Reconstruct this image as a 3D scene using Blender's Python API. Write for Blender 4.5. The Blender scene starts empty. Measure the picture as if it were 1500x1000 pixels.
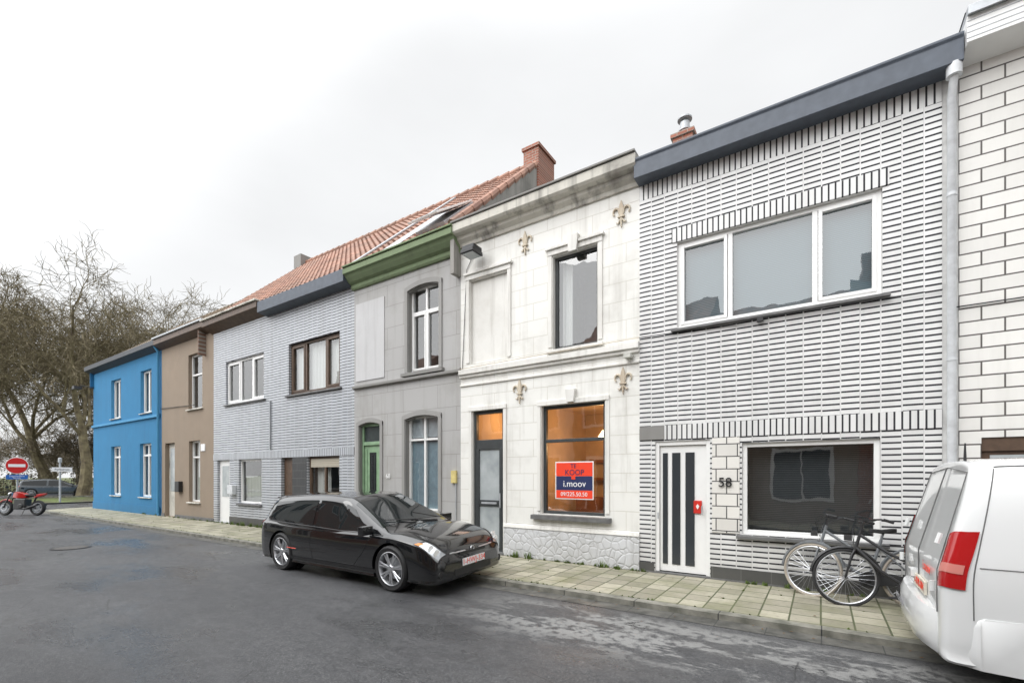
import bpy, bmesh, math, random
from mathutils import Vector, Matrix
R=math.radians
scene=bpy.context.scene
random.seed(7)

# ------------------------------------------------------------------ materials
class G:
    def __init__(s,name,color=(.5,.5,.5),rough=.6,metal=0,spec=.5):
        s.mat=bpy.data.materials.new(name); s.mat.use_nodes=True
        s.nt=s.mat.node_tree; s.b=s.nt.nodes['Principled BSDF']; s.out=s.nt.nodes['Material Output']
        s.b.inputs['Base Color'].default_value=(*color,1); s.b.inputs['Roughness'].default_value=rough
        s.b.inputs['Metallic'].default_value=metal; s.b.inputs['Specular IOR Level'].default_value=spec
        s._c=None
    def set(s,sock,v):
        if isinstance(v,bpy.types.NodeSocket): s.nt.links.new(v,sock)
        else:
            if isinstance(v,tuple) and len(v)==3 and sock.type=='RGBA': v=(*v,1)
            sock.default_value=v
    def node(s,t,ins=None,**props):
        nd=s.nt.nodes.new(t)
        for k,v in props.items(): setattr(nd,k,v)
        for k,v in (ins or {}).items(): s.set(nd.inputs[k],v)
        return nd
    def co(s):
        if s._c is None: s._c=s.node('ShaderNodeTexCoord').outputs['Object']
        return s._c
    def sep(s):
        n=s.node('ShaderNodeSeparateXYZ',{0:s.co()}); return n.outputs
    def comb(s,x,y,z): return s.node('ShaderNodeCombineXYZ',{0:x,1:y,2:z}).outputs[0]
    def m(s,op,a,b=0.0,c=None,clamp=False):
        ins={0:a,1:b}
        if c is not None: ins[2]=c
        return s.node('ShaderNodeMath',ins,operation=op,use_clamp=clamp).outputs[0]
    def mix(s,f,a,b,mode='MIX'):
        n=s.node('ShaderNodeMixRGB',{0:f,1:a,2:b},blend_type=mode); return n.outputs[0]
    def noise(s,scale,detail=4,vec=None,rough=.55):
        return s.node('ShaderNodeTexNoise',{'Vector':vec if vec is not None else s.co(),'Scale':scale,'Detail':detail,'Roughness':rough}).outputs['Fac']
    def scl(s,sx,sy,sz):
        return s.node('ShaderNodeMapping',{'Vector':s.co(),'Scale':(sx,sy,sz)}).outputs[0]
    def ramp(s,f,lo,hi):
        return s.node('ShaderNodeMapRange',{0:f,1:lo,2:hi,3:0.0,4:1.0}).outputs[0]
    def base(s,c): s.set(s.b.inputs['Base Color'],c)
    def rough(s,c): s.set(s.b.inputs['Roughness'],c)
    def bump(s,h,strength=.3,dist=.01):
        n=s.node('ShaderNodeBump',{'Height':h,'Strength':strength,'Distance':dist}); s.set(s.b.inputs['Normal'],n.outputs[0])

def grime(g,c,streak=.35,base=.4,spots=.2,dark=(.22,.21,.18)):
    x,y,z=g.sep()
    st=g.ramp(g.noise(1.0,6,g.scl(5,5,.35),.62),.5,.75)
    c=g.mix(g.m('MULTIPLY',st,streak),c,dark)
    sp=g.ramp(g.noise(1.1,7,None,.62),.5,.78); c=g.mix(g.m('MULTIPLY',sp,spots),c,dark)
    zb=g.m('ADD',z,g.m('MULTIPLY',g.noise(3,3),.5))
    bb=g.node('ShaderNodeMapRange',{0:zb,1:.25,2:.9,3:1.0,4:0.0}).outputs[0]
    return g.mix(g.m('MULTIPLY',bb,base),c,dark)

def m_plain(name,col,rough=.6,metal=0,var=.15,scale=8,spec=.5,bump=0):
    g=G(name,col,rough,metal,spec)
    d=tuple(c*(1-var) for c in col); l=tuple(min(1,c*(1+var)) for c in col)
    nf=g.noise(scale,5)
    g.base(g.mix(g.ramp(nf,.3,.7),d,l))
    if bump: g.bump(g.noise(scale*8,3),bump,.004)
    return g.mat

def m_dash(name,col,joint,course=.066,length=.21,jf=.24,vertical=False,streak=.15):
    g=G(name,col,.28)
    x,y,z=g.sep()
    a,b=(z,x) if not vertical else (x,z)
    colu=g.m('DIVIDE',b,length); ci=g.m('FLOOR',colu); fc=g.m('FRACT',g.m('ADD',colu,100.0))
    rn=g.node('ShaderNodeTexWhiteNoise',{'W':ci},noise_dimensions='1D').outputs['Value']
    row=g.m('ADD',g.m('DIVIDE',a,course),g.m('MULTIPLY',rn,.14 if not vertical else 0.0))
    fr=g.m('FRACT',g.m('ADD',row,100.0)); ri=g.m('FLOOR',row)
    dark=g.m('LESS_THAN',fr,jf)
    gap=g.m('LESS_THAN',fc,.07 if not vertical else 0.0)
    gl=g.m('LESS_THAN',fc,.03)
    dark=g.m('MULTIPLY',dark,g.m('SUBTRACT',1.0,gap))
    wn=g.node('ShaderNodeTexWhiteNoise',{'Vector':g.comb(ci,ri,0.0)},noise_dimensions='2D').outputs['Value']
    c=g.mix(wn,tuple(k*.88 for k in col),col)
    c=g.mix(g.m('MULTIPLY',gl,.35),c,(.35,.35,.35))
    c=grime(g,c,streak,.35,.10)
    jn=g.mix(g.noise(6,3),joint,tuple(min(1,k*1.5) for k in joint))
    c=g.mix(dark,c,jn)
    g.base(c)
    g.rough(g.m('ADD',.28,g.m('MULTIPLY',dark,.6)))
    g.bump(g.m('SUBTRACT',1.0,dark),.25,.004)
    return g.mat

def m_block(name,col,joint,w,h,ms=.01,var=.1,streak=.2,spots=.12,base=.4,bump=.5,rough=.6,offset=.5,smooth=.1,extra=True,dark=(.22,.21,.18)):
    g=G(name,col,rough)
    x,y,z=g.sep()
    v=g.comb(x,z,0.0)
    br=g.node('ShaderNodeTexBrick',{'Vector':v,'Color1':(*[k*(1-var) for k in col],1),'Color2':(*col,1),'Mortar':(*joint,1),'Scale':1.0,'Mortar Size':ms,'Mortar Smooth':smooth,'Brick Width':w,'Row Height':h,'Bias':0.0},offset=offset)
    c=grime(g,br.outputs['Color'],streak,base,spots,dark)
    g.base(c)
    hgt=g.m('SUBTRACT',1.0,br.outputs['Fac'])
    if extra: hgt=g.m('ADD',hgt,g.m('MULTIPLY',g.noise(30,4),.35))
    g.bump(hgt,bump,.008)
    return g.mat

def m_render(name,col,streak=.2,spots=.2,base=.3,dark=(.16,.155,.14),bump=.25):
    g=G(name,col,.85)
    c=g.mix(g.ramp(g.noise(2.2,6),.3,.7),tuple(k*.9 for k in col),col)
    g.base(grime(g,c,streak,base,spots,dark)); g.bump(g.noise(60,4),bump,.005)
    return g.mat

def m_glass(name,tint=(.86,.89,.90),f0=.17):
    mt=bpy.data.materials.new(name); mt.use_nodes=True; nt=mt.node_tree; nt.nodes.clear()
    o=nt.nodes.new('ShaderNodeOutputMaterial'); mx=nt.nodes.new('ShaderNodeMixShader')
    t=nt.nodes.new('ShaderNodeBsdfTransparent'); t.inputs[0].default_value=(*tint,1)
    gl=nt.nodes.new('ShaderNodeBsdfGlossy'); gl.inputs['Roughness'].default_value=.012
    lw=nt.nodes.new('ShaderNodeLayerWeight'); lw.inputs[0].default_value=.5
    pw=nt.nodes.new('ShaderNodeMath'); pw.operation='POWER'; pw.inputs[1].default_value=4.5; nt.links.new(lw.outputs['Facing'],pw.inputs[0])
    ma=nt.nodes.new('ShaderNodeMath'); ma.operation='MULTIPLY_ADD'; ma.inputs[1].default_value=1-f0; ma.inputs[2].default_value=f0; nt.links.new(pw.outputs[0],ma.inputs[0])
    tc=nt.nodes.new('ShaderNodeTexCoord'); nz=nt.nodes.new('ShaderNodeTexNoise'); nz.inputs['Scale'].default_value=1.6
    bp=nt.nodes.new('ShaderNodeBump'); bp.inputs['Strength'].default_value=.06; bp.inputs['Distance'].default_value=.05
    nt.links.new(tc.outputs['Object'],nz.inputs[0]); nt.links.new(nz.outputs[0],bp.inputs['Height']); nt.links.new(bp.outputs[0],gl.inputs['Normal'])
    nt.links.new(ma.outputs[0],mx.inputs[0]); nt.links.new(t.outputs[0],mx.inputs[1]); nt.links.new(gl.outputs[0],mx.inputs[2]); nt.links.new(mx.outputs[0],o.inputs[0])
    return mt

def m_emit(name,col,st):
    g=G(name,col,.5); g.b.inputs['Emission Color'].default_value=(*col,1); g.b.inputs['Emission Strength'].default_value=st
    return g.mat

MT={}
MT['dash58']=m_dash('glazed_white_brick',(.74,.74,.735),(.022,.022,.026),course=.078,length=.215,jf=.30)
MT['sold58']=m_dash('glazed_soldier_brick',(.74,.74,.735),(.022,.022,.026),course=.078,jf=.27,vertical=True,length=5)
MT['dashpair']=m_dash('grey_glazed_brick',(.49,.515,.55),(.06,.06,.07),course=.078,length=.22,jf=.27,streak=.25)
MT['soldpair']=m_dash('grey_soldier_brick',(.49,.515,.55),(.06,.06,.07),course=.078,vertical=True,length=5)
MT['blockR']=m_block('white_block',(.74,.73,.70),(.09,.08,.075),.40,.165,.009,.10,.12,.08)
MT['block58']=m_block('ashlar_block',(.74,.72,.68),(.06,.06,.06),.30,.19,.008,.15,.1,.06)
MT['whitewall']=m_block('painted_ashlar',(.78,.775,.74),(.62,.60,.55),.62,.33,.006,.04,.42,.42,.55,.55,.7,dark=(.34,.32,.28))
MT['whiteplain']=m_render('white_paint_render',(.78,.77,.735),.55,.45,.5,(.33,.31,.27))
MT['cornice_w']=m_render('peeling_white_paint',(.62,.60,.54),1.0,1.0,0,(.17,.16,.145),.8)
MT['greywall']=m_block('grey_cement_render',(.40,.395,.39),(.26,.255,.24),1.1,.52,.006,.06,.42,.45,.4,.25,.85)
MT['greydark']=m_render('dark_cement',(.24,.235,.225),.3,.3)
MT['greylight']=m_render('light_cement',(.54,.54,.545),.25,.2)
MT['taupe']=m_render('taupe_render',(.285,.225,.17),.15,.15,.2)
MT['blue']=m_render('blue_render',(.025,.185,.37),.2,.2,.3,(.03,.09,.17),.15)
MT['bluelt']=m_render('light_blue_trim',(.07,.28,.50),.1,.1,.1,(.02,.08,.2))
MT['green']=m_render('green_paint',(.19,.25,.14),.4,.5,0,(.08,.09,.06))
MT['greendoor']=m_plain('green_door_paint',(.22,.34,.21),.4)
MT['slate']=m_plain('slate_grey_fascia',(.075,.09,.115),.55)
MT['blackfas']=m_plain('black_fascia',(.03,.035,.045),.5)
MT['anth']=m_plain('anthracite_frame',(.045,.05,.052),.4)
MT['pvc']=m_plain('white_pvc',(.78,.78,.77),.3,var=.02)
MT['brownwood']=m_plain('brown_wood',(.09,.055,.035),.5,var=.3)
MT['sill']=m_plain('bluestone_sill',(.13,.13,.13),.6,var=.25,bump=.2)
MT['plinthd']=m_block('dark_plinth_tile',(.05,.052,.055),(.09,.09,.09),.4,.22,.006,.2,.1,.1,.2,.3,.5)
MT['glass']=m_glass('window_glass')
MT['room']=m_plain('interior_wall',(.20,.19,.18),.8)
MT['roomlit']=m_plain('warm_interior_wall',(.62,.48,.33),.8,var=.2,scale=1.2)
g=G('pleated_blind',(.2,.27,.31),.7); x,y,z=g.sep()
w=g.m('SINE',g.m('MULTIPLY',z,240.0)); g.base(g.mix(g.ramp(w,-1,1),(.05,.085,.10),(.15,.215,.245))); MT['blind']=g.mat
g=G('net_curtain',(.62,.61,.58),.9); MT['curtain']=g.mat
g=G('shutter',(.4,.36,.3),.6); x,y,z=g.sep(); w=g.m('LESS_THAN',g.m('FRACT',g.m('MULTIPLY',z,18.0)),.12); g.base(g.mix(w,(.42,.38,.31),(.15,.13,.1))); MT['shutter']=g.mat
g=G('frosted_glass',(.42,.45,.46),.25); g.base(g.mix(g.ramp(g.noise(2.5,3),.3,.7),(.30,.33,.34),(.46,.49,.5))); MT['frost']=g.mat
MT['zinc']=m_plain('zinc',(.42,.44,.46),.45,.3)
MT['pipe']=m_plain('drainpipe_paint',(.60,.62,.64),.45)
MT['redbrick']=m_block('red_brick',(.34,.12,.075),(.33,.28,.24),.21,.07,.008,.35,.3,.3,0,.6,.8)
MT['oldbrick']=m_block('brown_brick',(.24,.12,.08),(.28,.25,.22),.21,.07,.008,.35,.1,.1,.1,.5,.8)
MT['black']=m_plain('black_rubber',(.02,.02,.021),.7)
MT['iron']=m_plain('painted_iron',(.03,.03,.032),.4,.3)
MT['rust']=m_render('rusty_anchor_paint',(.60,.53,.42),.5,.6,0,(.25,.15,.09))
MT['dkslate']=m_plain('roof_slate',(.10,.10,.10),.7,var=.3)
g=G('rubble_plinth',(.6,.6,.58),.8)
x,y,z=g.sep(); v=g.comb(x,0.0,z)
dv=g.mix(.06,v,g.node('ShaderNodeTexNoise',{'Vector':v,'Scale':4.0}).outputs['Color'])
vo=g.node('ShaderNodeTexVoronoi',{'Vector':dv,'Scale':7.5},feature='DISTANCE_TO_EDGE').outputs['Distance']
e=g.ramp(vo,.0,.05)
g.base(grime(g,g.mix(e,(.52,.52,.53),(.62,.63,.65)),.3,.3,.3)); g.bump(g.m('ADD',g.ramp(vo,0,.14),g.m('MULTIPLY',g.noise(25,3),.3)),.5,.018); MT['rubble']=g.mat
g=G('clay_tiles',(.42,.17,.09),.8)
x,y,z=g.sep()
ti=g.comb(g.m('FLOOR',g.m('DIVIDE',x,.22)),g.m('FLOOR',g.m('DIVIDE',y,.24)),0.0)
wn=g.node('ShaderNodeTexWhiteNoise',{'Vector':ti},noise_dimensions='2D').outputs['Value']
c=g.mix(wn,(.22,.12,.09),(.39,.215,.155))
c=g.mix(g.m('MULTIPLY',g.ramp(g.noise(.5,5),.42,.7),.5),c,(.19,.14,.11))
g.base(c); g.bump(g.noise(40,3),.3,.01); MT['tile']=g.mat
# asphalt
g=G('asphalt',(.06,.06,.06),.5)
fine=g.noise(140,3); mid=g.noise(9,6); big=g.noise(.55,6,g.scl(.6,1,1),.6); wet=g.ramp(g.noise(.9,7,g.scl(.5,1.1,1),.62),.45,.60)
gr=g.noise(48,3,None,.7)
x,y,z=g.sep()
c=g.mix(g.ramp(fine,.35,.68),(.030,.031,.034),(.086,.087,.091))
c=g.mix(g.m('MULTIPLY',g.ramp(gr,.54,.66),.50),c,(.19,.19,.19))
c=g.mix(g.m('MULTIPLY',g.ramp(gr,.46,.36),.50),c,(.012,.012,.013))
c=g.mix(g.m('MULTIPLY',g.ramp(mid,.45,.7),.35),c,(.115,.115,.118))
c=g.mix(g.m('MULTIPLY',g.ramp(big,.4,.6),.45),c,(.028,.029,.032))
patch=g.m('MULTIPLY',g.ramp(g.noise(1.5,9,g.scl(.6,1.7,1),.72),.475,.51),g.ramp(g.noise(11,6),.36,.52))
edge=g.m('MULTIPLY',g.m('MULTIPLY',g.ramp(y,3.9,4.5),patch),g.m('MULTIPLY',g.ramp(x,-4.2,-2.6),g.m('SUBTRACT',1.0,g.ramp(y,5.3,5.5))))
c=g.mix(g.m('MULTIPLY',edge,.75),c,(.27,.27,.262))
strip=g.m('MULTIPLY',g.ramp(y,4.6,4.7),g.ramp(g.noise(.7,5,g.scl(.5,1,1)),.40,.55))
c=g.mix(g.m('MULTIPLY',strip,.25),c,(.10,.10,.098))
vo=g.node('ShaderNodeTexVoronoi',{'Vector':g.node('ShaderNodeMixRGB',{0:.05,1:g.co(),2:g.node('ShaderNodeTexNoise',{'Vector':g.co(),'Scale':2.0}).outputs['Color']}).outputs[0],'Scale':.5},feature='DISTANCE_TO_EDGE').outputs['Distance']
crk=g.m('MULTIPLY',g.m('LESS_THAN',vo,.003),g.m('GREATER_THAN',g.noise(.8,2),.56))
c=g.mix(g.m('MULTIPLY',crk,.6),c,(.02,.02,.02))
g.base(c); g.rough(g.m('ADD',g.m('SUBTRACT',.58,g.m('MULTIPLY',wet,.36)),g.m('MULTIPLY',edge,.3))); g.bump(g.m('ADD',g.m('ADD',fine,gr),g.m('MULTIPLY',mid,.4)),.6,.008)
MT['asphalt']=g.mat
g=G('paving_tiles',(.4,.38,.3),.8)
br=g.node('ShaderNodeTexBrick',{'Vector':g.co(),'Color1':(.23,.215,.165,1),'Color2':(.39,.365,.285,1),'Mortar':(.07,.08,.04,1),'Scale':1.0,'Mortar Size':.011,'Mortar Smooth':.3,'Brick Width':.30,'Row Height':.30},offset=0.0)
moss=g.ramp(g.noise(1.6,7),.45,.68)
c=g.mix(g.m('MULTIPLY',moss,.55),br.outputs['Color'],(.14,.15,.065))
c=g.mix(g.m('MULTIPLY',g.ramp(g.noise(14,4),.5,.75),.40),c,(.12,.11,.09))
g.base(c); g.bump(g.m('ADD',g.m('SUBTRACT',1.0,br.outputs['Fac']),g.m('MULTIPLY',g.noise(50,3),.3)),.6,.008); MT['paving']=g.mat
g=G('kerb_concrete',(.3,.3,.28),.8); x,y,z=g.sep()
j=g.m('LESS_THAN',g.m('FRACT',g.m('ADD',x,200.0)),.012)
c=g.mix(g.ramp(g.noise(5,6),.35,.7),(.11,.11,.09),(.27,.26,.225)); g.base(g.mix(j,c,(.03,.03,.03))); g.bump(g.noise(40,3),.4,.006); MT['kerb']=g.mat
g=G('gutter_slab',(.15,.15,.15),.6); x,y,z=g.sep()
j=g.m('LESS_THAN',g.m('FRACT',g.m('MULTIPLY',g.m('ADD',x,200.0),2.0)),.02)
c=g.mix(g.ramp(g.noise(6,6),.35,.7),(.05,.05,.045),(.13,.127,.115)); g.base(g.mix(j,c,(.03,.03,.03))); g.bump(g.noise(40,3),.4,.006); MT['gutter']=g.mat
g=G('grass_ground',(.08,.11,.03),.9); g.base(g.mix(g.ramp(g.noise(.7,6),.4,.65),(.06,.05,.03),(.12,.17,.04))); g.bump(g.noise(30,3),.8,.05); MT['grass']=g.mat
g=G('bark',(.16,.14,.11),.9); g.base(g.mix(g.ramp(g.noise(3,5),.35,.7),(.095,.075,.048),(.24,.205,.12))); MT['bark']=g.mat
MT['twig2']=m_plain('distant_twigs',(.14,.115,.08),.9,var=.3,scale=.3)

# ------------------------------------------------------------------ geometry
def group(name,loc=(0,0,0),local=False,rot=0,roll=0):
    e=bpy.data.objects.new(name,None); scene.collection.objects.link(e); e.empty_display_size=.3
    e.location=loc; e.rotation_euler=(roll,0,rot); e['local']=local
    return e
def attach(o,P):
    if P is None: return
    o.parent=P
    if not P['local']: o.matrix_parent_inverse=Matrix.Translation(-Vector(P.location))
class B:
    def __init__(s): s.v=[]; s.f=[]
    def add(s,vs,fs):
        k=len(s.v); s.v+=[tuple(v) for v in vs]; s.f+=[tuple(i+k for i in f) for f in fs]; return s
    def box(s,x0,x1,y0,y1,z0,z1):
        return s.add([(x0,y0,z0),(x1,y0,z0),(x1,y1,z0),(x0,y1,z0),(x0,y0,z1),(x1,y0,z1),(x1,y1,z1),(x0,y1,z1)],
              [(0,3,2,1),(4,5,6,7),(0,1,5,4),(1,2,6,5),(2,3,7,6),(3,0,4,7)])
    def quad(s,a,b,c,d): return s.add([a,b,c,d],[(0,1,2,3)])
    def tube(s,pts,r,n=6,closed=False):
        pts=[Vector(p) for p in pts]; m=len(pts); rs=r if isinstance(r,(list,tuple)) else [r]*m
        vs=[];up=None
        for i,p in enumerate(pts):
            a=pts[(i-1)%m] if (i>0 or closed) else p; b=pts[(i+1)%m] if (i<m-1 or closed) else p
            d=(b-a).normalized()
            if up is None:
                up=Vector((0,0,1)) if abs(d.z)<.9 else Vector((1,0,0))
            e1=(up-d*up.dot(d)).normalized(); up=e1; e2=d.cross(e1)
            for k in range(n):
                t=2*math.pi*k/n; vs.append(p+(e1*math.cos(t)+e2*math.sin(t))*rs[i])
        fs=[]
        for i in range(m if closed else m-1):
            j=(i+1)%m
            for k in range(n): fs.append((i*n+k,i*n+(k+1)%n,j*n+(k+1)%n,j*n+k))
        if not closed: fs+= [tuple(range(n))[::-1],tuple(range((m-1)*n,m*n))]
        return s.add(vs,fs)
    def prism(s,pts,y0,y1):
        n=len(pts); vs=[(x,y0,z) for x,z in pts]+[(x,y1,z) for x,z in pts]
        return s.add(vs,[tuple(range(n)),tuple(range(2*n-1,n-1,-1))]+[(i,i+n,(i+1)%n+n,(i+1)%n) for i in range(n)])
    def profx(s,pts,x0,x1):
        n=len(pts); vs=[(x0,y,z) for y,z in pts]+[(x1,y,z) for y,z in pts]
        return s.add(vs,[tuple(range(n)),tuple(range(2*n-1,n-1,-1))]+[(i,i+n,(i+1)%n+n,(i+1)%n) for i in range(n)])
    def lathe(s,prof,c,axis='y',n=28,closed=True):
        vs=[];m=len(prof)
        for k in range(n):
            t=2*math.pi*k/n; a,b=math.cos(t),math.sin(t)
            for r,h in prof:
                if axis=='y': vs.append((c[0]+r*a,c[1]+h,c[2]+r*b))
                elif axis=='z': vs.append((c[0]+r*a,c[1]+r*b,c[2]+h))
                else: vs.append((c[0]+h,c[1]+r*a,c[2]+r*b))
        fs=[]
        for k in range(n):
            k2=(k+1)%n
            for i in range(m if closed else m-1):
                j=(i+1)%m
                fs.append((k*m+i,k*m+j,k2*m+j,k2*m+i))
        return s.add(vs,fs)
    def emit(s,P,name,mat,smooth=False,bevel=0,recalc=True,angle=40):
        me=bpy.data.meshes.new(name); me.from_pydata(s.v,[],s.f)
        bm=bmesh.new(); bm.from_mesh(me)
        bmesh.ops.remove_doubles(bm,verts=bm.verts,dist=1e-5)
        if recalc: bmesh.ops.recalc_face_normals(bm,faces=bm.faces)
        bm.to_mesh(me); bm.free()
        me.materials.append(mat)
        if smooth:
            me.polygons.foreach_set('use_smooth',[True]*len(me.polygons)); me.set_sharp_from_angle(angle=R(angle))
        o=bpy.data.objects.new(name,me); scene.collection.objects.link(o); attach(o,P)
        if bevel:
            md=o.modifiers.new('bevel','BEVEL'); md.width=bevel; md.segments=2; md.limit_method='ANGLE'
        return o
def text(P,s,loc,size,mat,rot=(R(90),0,0),align='CENTER',name='lettering',ex=.001):
    c=bpy.data.curves.new(name,'FONT'); c.body=s; c.size=size; c.align_x=align; c.align_y='CENTER'; c.extrude=ex
    o=bpy.data.objects.new(name,c); scene.collection.objects.link(o); c.materials.append(mat)
    o.location=loc; o.rotation_euler=rot; attach(o,P); return o

def wall(P,name,x0,x1,z0,z1,Y,ops,mat,depth=.18,rmat=None):
    xs=sorted(set([x0,x1]+[v for o in ops for v in o[:2] if x0<v<x1])); zs=sorted(set([z0,z1]+[v for o in ops for v in o[2:4] if z0<v<z1]))
    b=B()
    for i in range(len(xs)-1):
        for j in range(len(zs)-1):
            cx=(xs[i]+xs[i+1])/2; cz=(zs[j]+zs[j+1])/2
            if any(o[0]<cx<o[1] and o[2]<cz<o[3] for o in ops): continue
            b.quad((xs[i],Y,zs[j]),(xs[i+1],Y,zs[j]),(xs[i+1],Y,zs[j+1]),(xs[i],Y,zs[j+1]))
    o=b.emit(P,name,mat,recalc=False)
    r=B(); D=Y+depth
    for a,c,d,e in [o_[:4] for o_ in ops]:
        if a<x0-.001 or c>x1+.001: continue
        d2=max(d,z0); e2=min(e,z1)
        if e2<=d2: continue
        r.quad((a,Y,d2),(a,D,d2),(a,D,e2),(a,Y,e2)); r.quad((c,Y,d2),(c,D,d2),(c,D,e2),(c,Y,e2))
        if e<=z1: r.quad((a,Y,e2),(c,Y,e2),(c,D,e2),(a,D,e2))
        if d>=z0: r.quad((a,Y,d2),(c,Y,d2),(c,D,d2),(a,D,d2))
    if r.v: r.emit(P,name+'_reveals',rmat or mat,recalc=False)

def window(P,name,x0,x1,z0,z1,Y,fmat,fw=.055,fd=.07,vs=(),hs=(),sash=(),room=True,glass=None,roommat=None,glassz=None):
    b=B(); e=.002
    b.box(x0+e,x0+fw,Y,Y+fd,z0+e,z1-e); b.box(x1-fw,x1-e,Y,Y+fd,z0+e,z1-e)
    b.box(x0+fw,x1-fw,Y+e,Y+fd,z0+e,z0+fw); b.box(x0+fw,x1-fw,Y+e,Y+fd,z1-fw,z1-e)
    for v in vs: b.box(v-fw*.55,v+fw*.55,Y+.001,Y+fd-.003,z0+fw,z1-fw)
    for h in hs: b.box(x0+fw,x1-fw,Y-.004,Y+fd-.006,h-fw*.5,h+fw*.5)
    for (a,c,d,f) in sash:
        w=fw*.8
        b.box(a,a+w,Y-.012,Y+fd*.8,d,f); b.box(c-w,c,Y-.012,Y+fd*.8,d,f)
        b.box(a+w,c-w,Y-.010,Y+fd*.8,d,d+w); b.box(a+w,c-w,Y-.010,Y+fd*.8,f-w,f)
    b.emit(P,name+'_frame',fmat,bevel=.004)
    B().quad((x0+.02,Y+fd*.6,z0+.02),(x1-.02,Y+fd*.6,z0+.02),(x1-.02,Y+fd*.6,z1-.02),(x0+.02,Y+fd*.6,z1-.02)).emit(P,name+'_glass',glass or MT['glass'],recalc=False)
    if room:
        r=B(); y0=Y+fd+.01; y1=Y+1.3
        r.quad((x0,y1,z0),(x1,y1,z0),(x1,y1,z1),(x0,y1,z1)); r.quad((x0,y0,z0),(x0,y1,z0),(x0,y1,z1),(x0,y0,z1)); r.quad((x1,y0,z0),(x1,y1,z0),(x1,y1,z1),(x1,y0,z1))
        r.quad((x0,y0,z0),(x1,y0,z0),(x1,y1,z0),(x0,y1,z0)); r.quad((x0,y0,z1),(x1,y0,z1),(x1,y1,z1),(x0,y1,z1))
        r.emit(P,name+'_room',roommat or MT['room'],recalc=False)
def curtain(P,name,x0,x1,z0,z1,Y,mat,amp=.025,per=.11):
    b=B(); n=max(6,int((x1-x0)/per*8)); vs=[]
    for i in range(n+1):
        x=x0+(x1-x0)*i/n; y=Y+amp*math.sin((x-x0)/per*2*math.pi)+amp*.4*math.sin(x*23)
        vs+=[(x,y,z0),(x,y*.5+Y*.5,z1)]
    b.add(vs,[(2*i,2*i+2,2*i+3,2*i+1) for i in range(n)]); b.emit(P,name,mat,smooth=True,recalc=False)
def sill(P,x0,x1,z,Y,mat,out=.07,h=.055,name='window_sill'):
    B().profx([(Y-out,z-h),(Y+.16,z-h),(Y+.16,z),(Y-out,z-.015)],x0,x1).emit(P,name,mat,bevel=.004)
def shell(P,x0,x1,Y,H,depth=7,mat=None):
    b=B(); Y1=Y+depth
    b.quad((x0,Y,0),(x0,Y1,0),(x0,Y1,H),(x0,Y,H)); b.quad((x1,Y,0),(x1,Y1,0),(x1,Y1,H),(x1,Y,H)); b.quad((x0,Y1,0),(x1,Y1,0),(x1,Y1,H),(x0,Y1,H))
    b.emit(P,'side_and_back_walls',mat or MT['greydark'],recalc=False)
def arch_fill(P,x0,x1,z1,rise,Y,depth,mat,name='arch_spandrel'):
    pts=[(x1,z1-.001),(x0,z1-.001),(x0,z1-rise)]; n=12
    for i in range(1,n):
        t=i/n; pts.append((x0+(x1-x0)*t, z1-rise+(rise-.012)*(1-(2*t-1)**2)))
    pts.append((x1,z1-rise))
    B().prism(pts,Y+.001,Y+depth).emit(P,name,mat)
def cable(P,pts,r=.008,name='cable',mat=None):
    B().tube(pts,r,5).emit(P,name,mat or MT['iron'],smooth=True)

FY=7.74
# ================================================================= HOUSE 58
P=group('white_glazed_brick_house',(-.65,FY,0)); Y=FY
x0,x1=-2.555,1.25
door=(-2.29,-1.44,.02,2.17); gw=(-.99,.65,.73,2.10); uw=(-1.94,.67,3.99,5.38)
wall(P,'upper_wall',x0,x1,2.43,6.24,Y,[uw],MT['dash58'],rmat=MT['pvc'])
wall(P,'lower_wall',x0,x1,.0,2.20,Y,[door,gw],MT['dash58'],rmat=MT['pvc'])
B().box(-2.14,x1,Y-.012,Y+.02,2.20,2.43).emit(P,'soldier_course_band',MT['sold58'])
B().box(x0,-2.14,Y-.02,Y+.02,2.20,2.40).box(x0,-2.14,Y-.002,Y+.02,2.40,2.43).emit(P,'corner_stone',MT['greydark'],bevel=.008)
B().box(x0,x1,Y-.002,Y+.05,6.24,6.68).emit(P,'soldier_course_top',MT['sold58'])
B().box(-2.02,.74,Y-.022,Y+.02,5.385,5.60).emit(P,'soldier_course_window',MT['sold58'])
B().box(-1.41,-1.02,Y-.012,Y+.03,.73,2.19).emit(P,'ashlar_pier',MT['block58'],bevel=.004)
B().box(-1.43,x1,Y-.015,Y+.02,0,.20).box(x0,-2.31,Y-.015,Y+.02,0,.16).emit(P,'plinth',MT['plinthd'])
window(P,'upper_window',*uw,Y+.05,MT['pvc'],.06,.08,vs=[-1.16,-.07],sash=[(-1.885,-1.20,4.045,5.325),(-.03,.615,4.045,5.325)])
B().quad((-1.9,Y+.16,4.02),(.63,Y+.16,4.02),(.63,Y+.16,5.36),(-1.9,Y+.16,5.36)).emit(P,'pleated_blinds',MT['blind'],recalc=False)
window(P,'ground_window',*gw,Y+.04,MT['pvc'],.065,.08)
b=B()
for i in range(46): b.box(-.93,.60,Y+.30,Y+.302,.80+i*.027,.822+i*.027)
b.emit(P,'venetian_blind',m_plain('grey_blind',(.05,.053,.056),.7))
sill(P,-2.02,.75,3.985,Y,MT['sill']); sill(P,-1.06,.74,.725,Y,MT['sill'],.08,.06)
b=B(); dx0,dx1,dz0,dz1=door
b.box(dx0+.002,dx0+.06,Y+.02,Y+.1,.03,2.168); b.box(dx1-.06,dx1-.002,Y+.02,Y+.1,.03,2.168); b.box(dx0+.06,dx1-.06,Y+.022,Y+.1,2.10,2.168)
b.box(dx0+.065,dx1-.065,Y+.055,Y+.1,.04,2.095)
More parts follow.
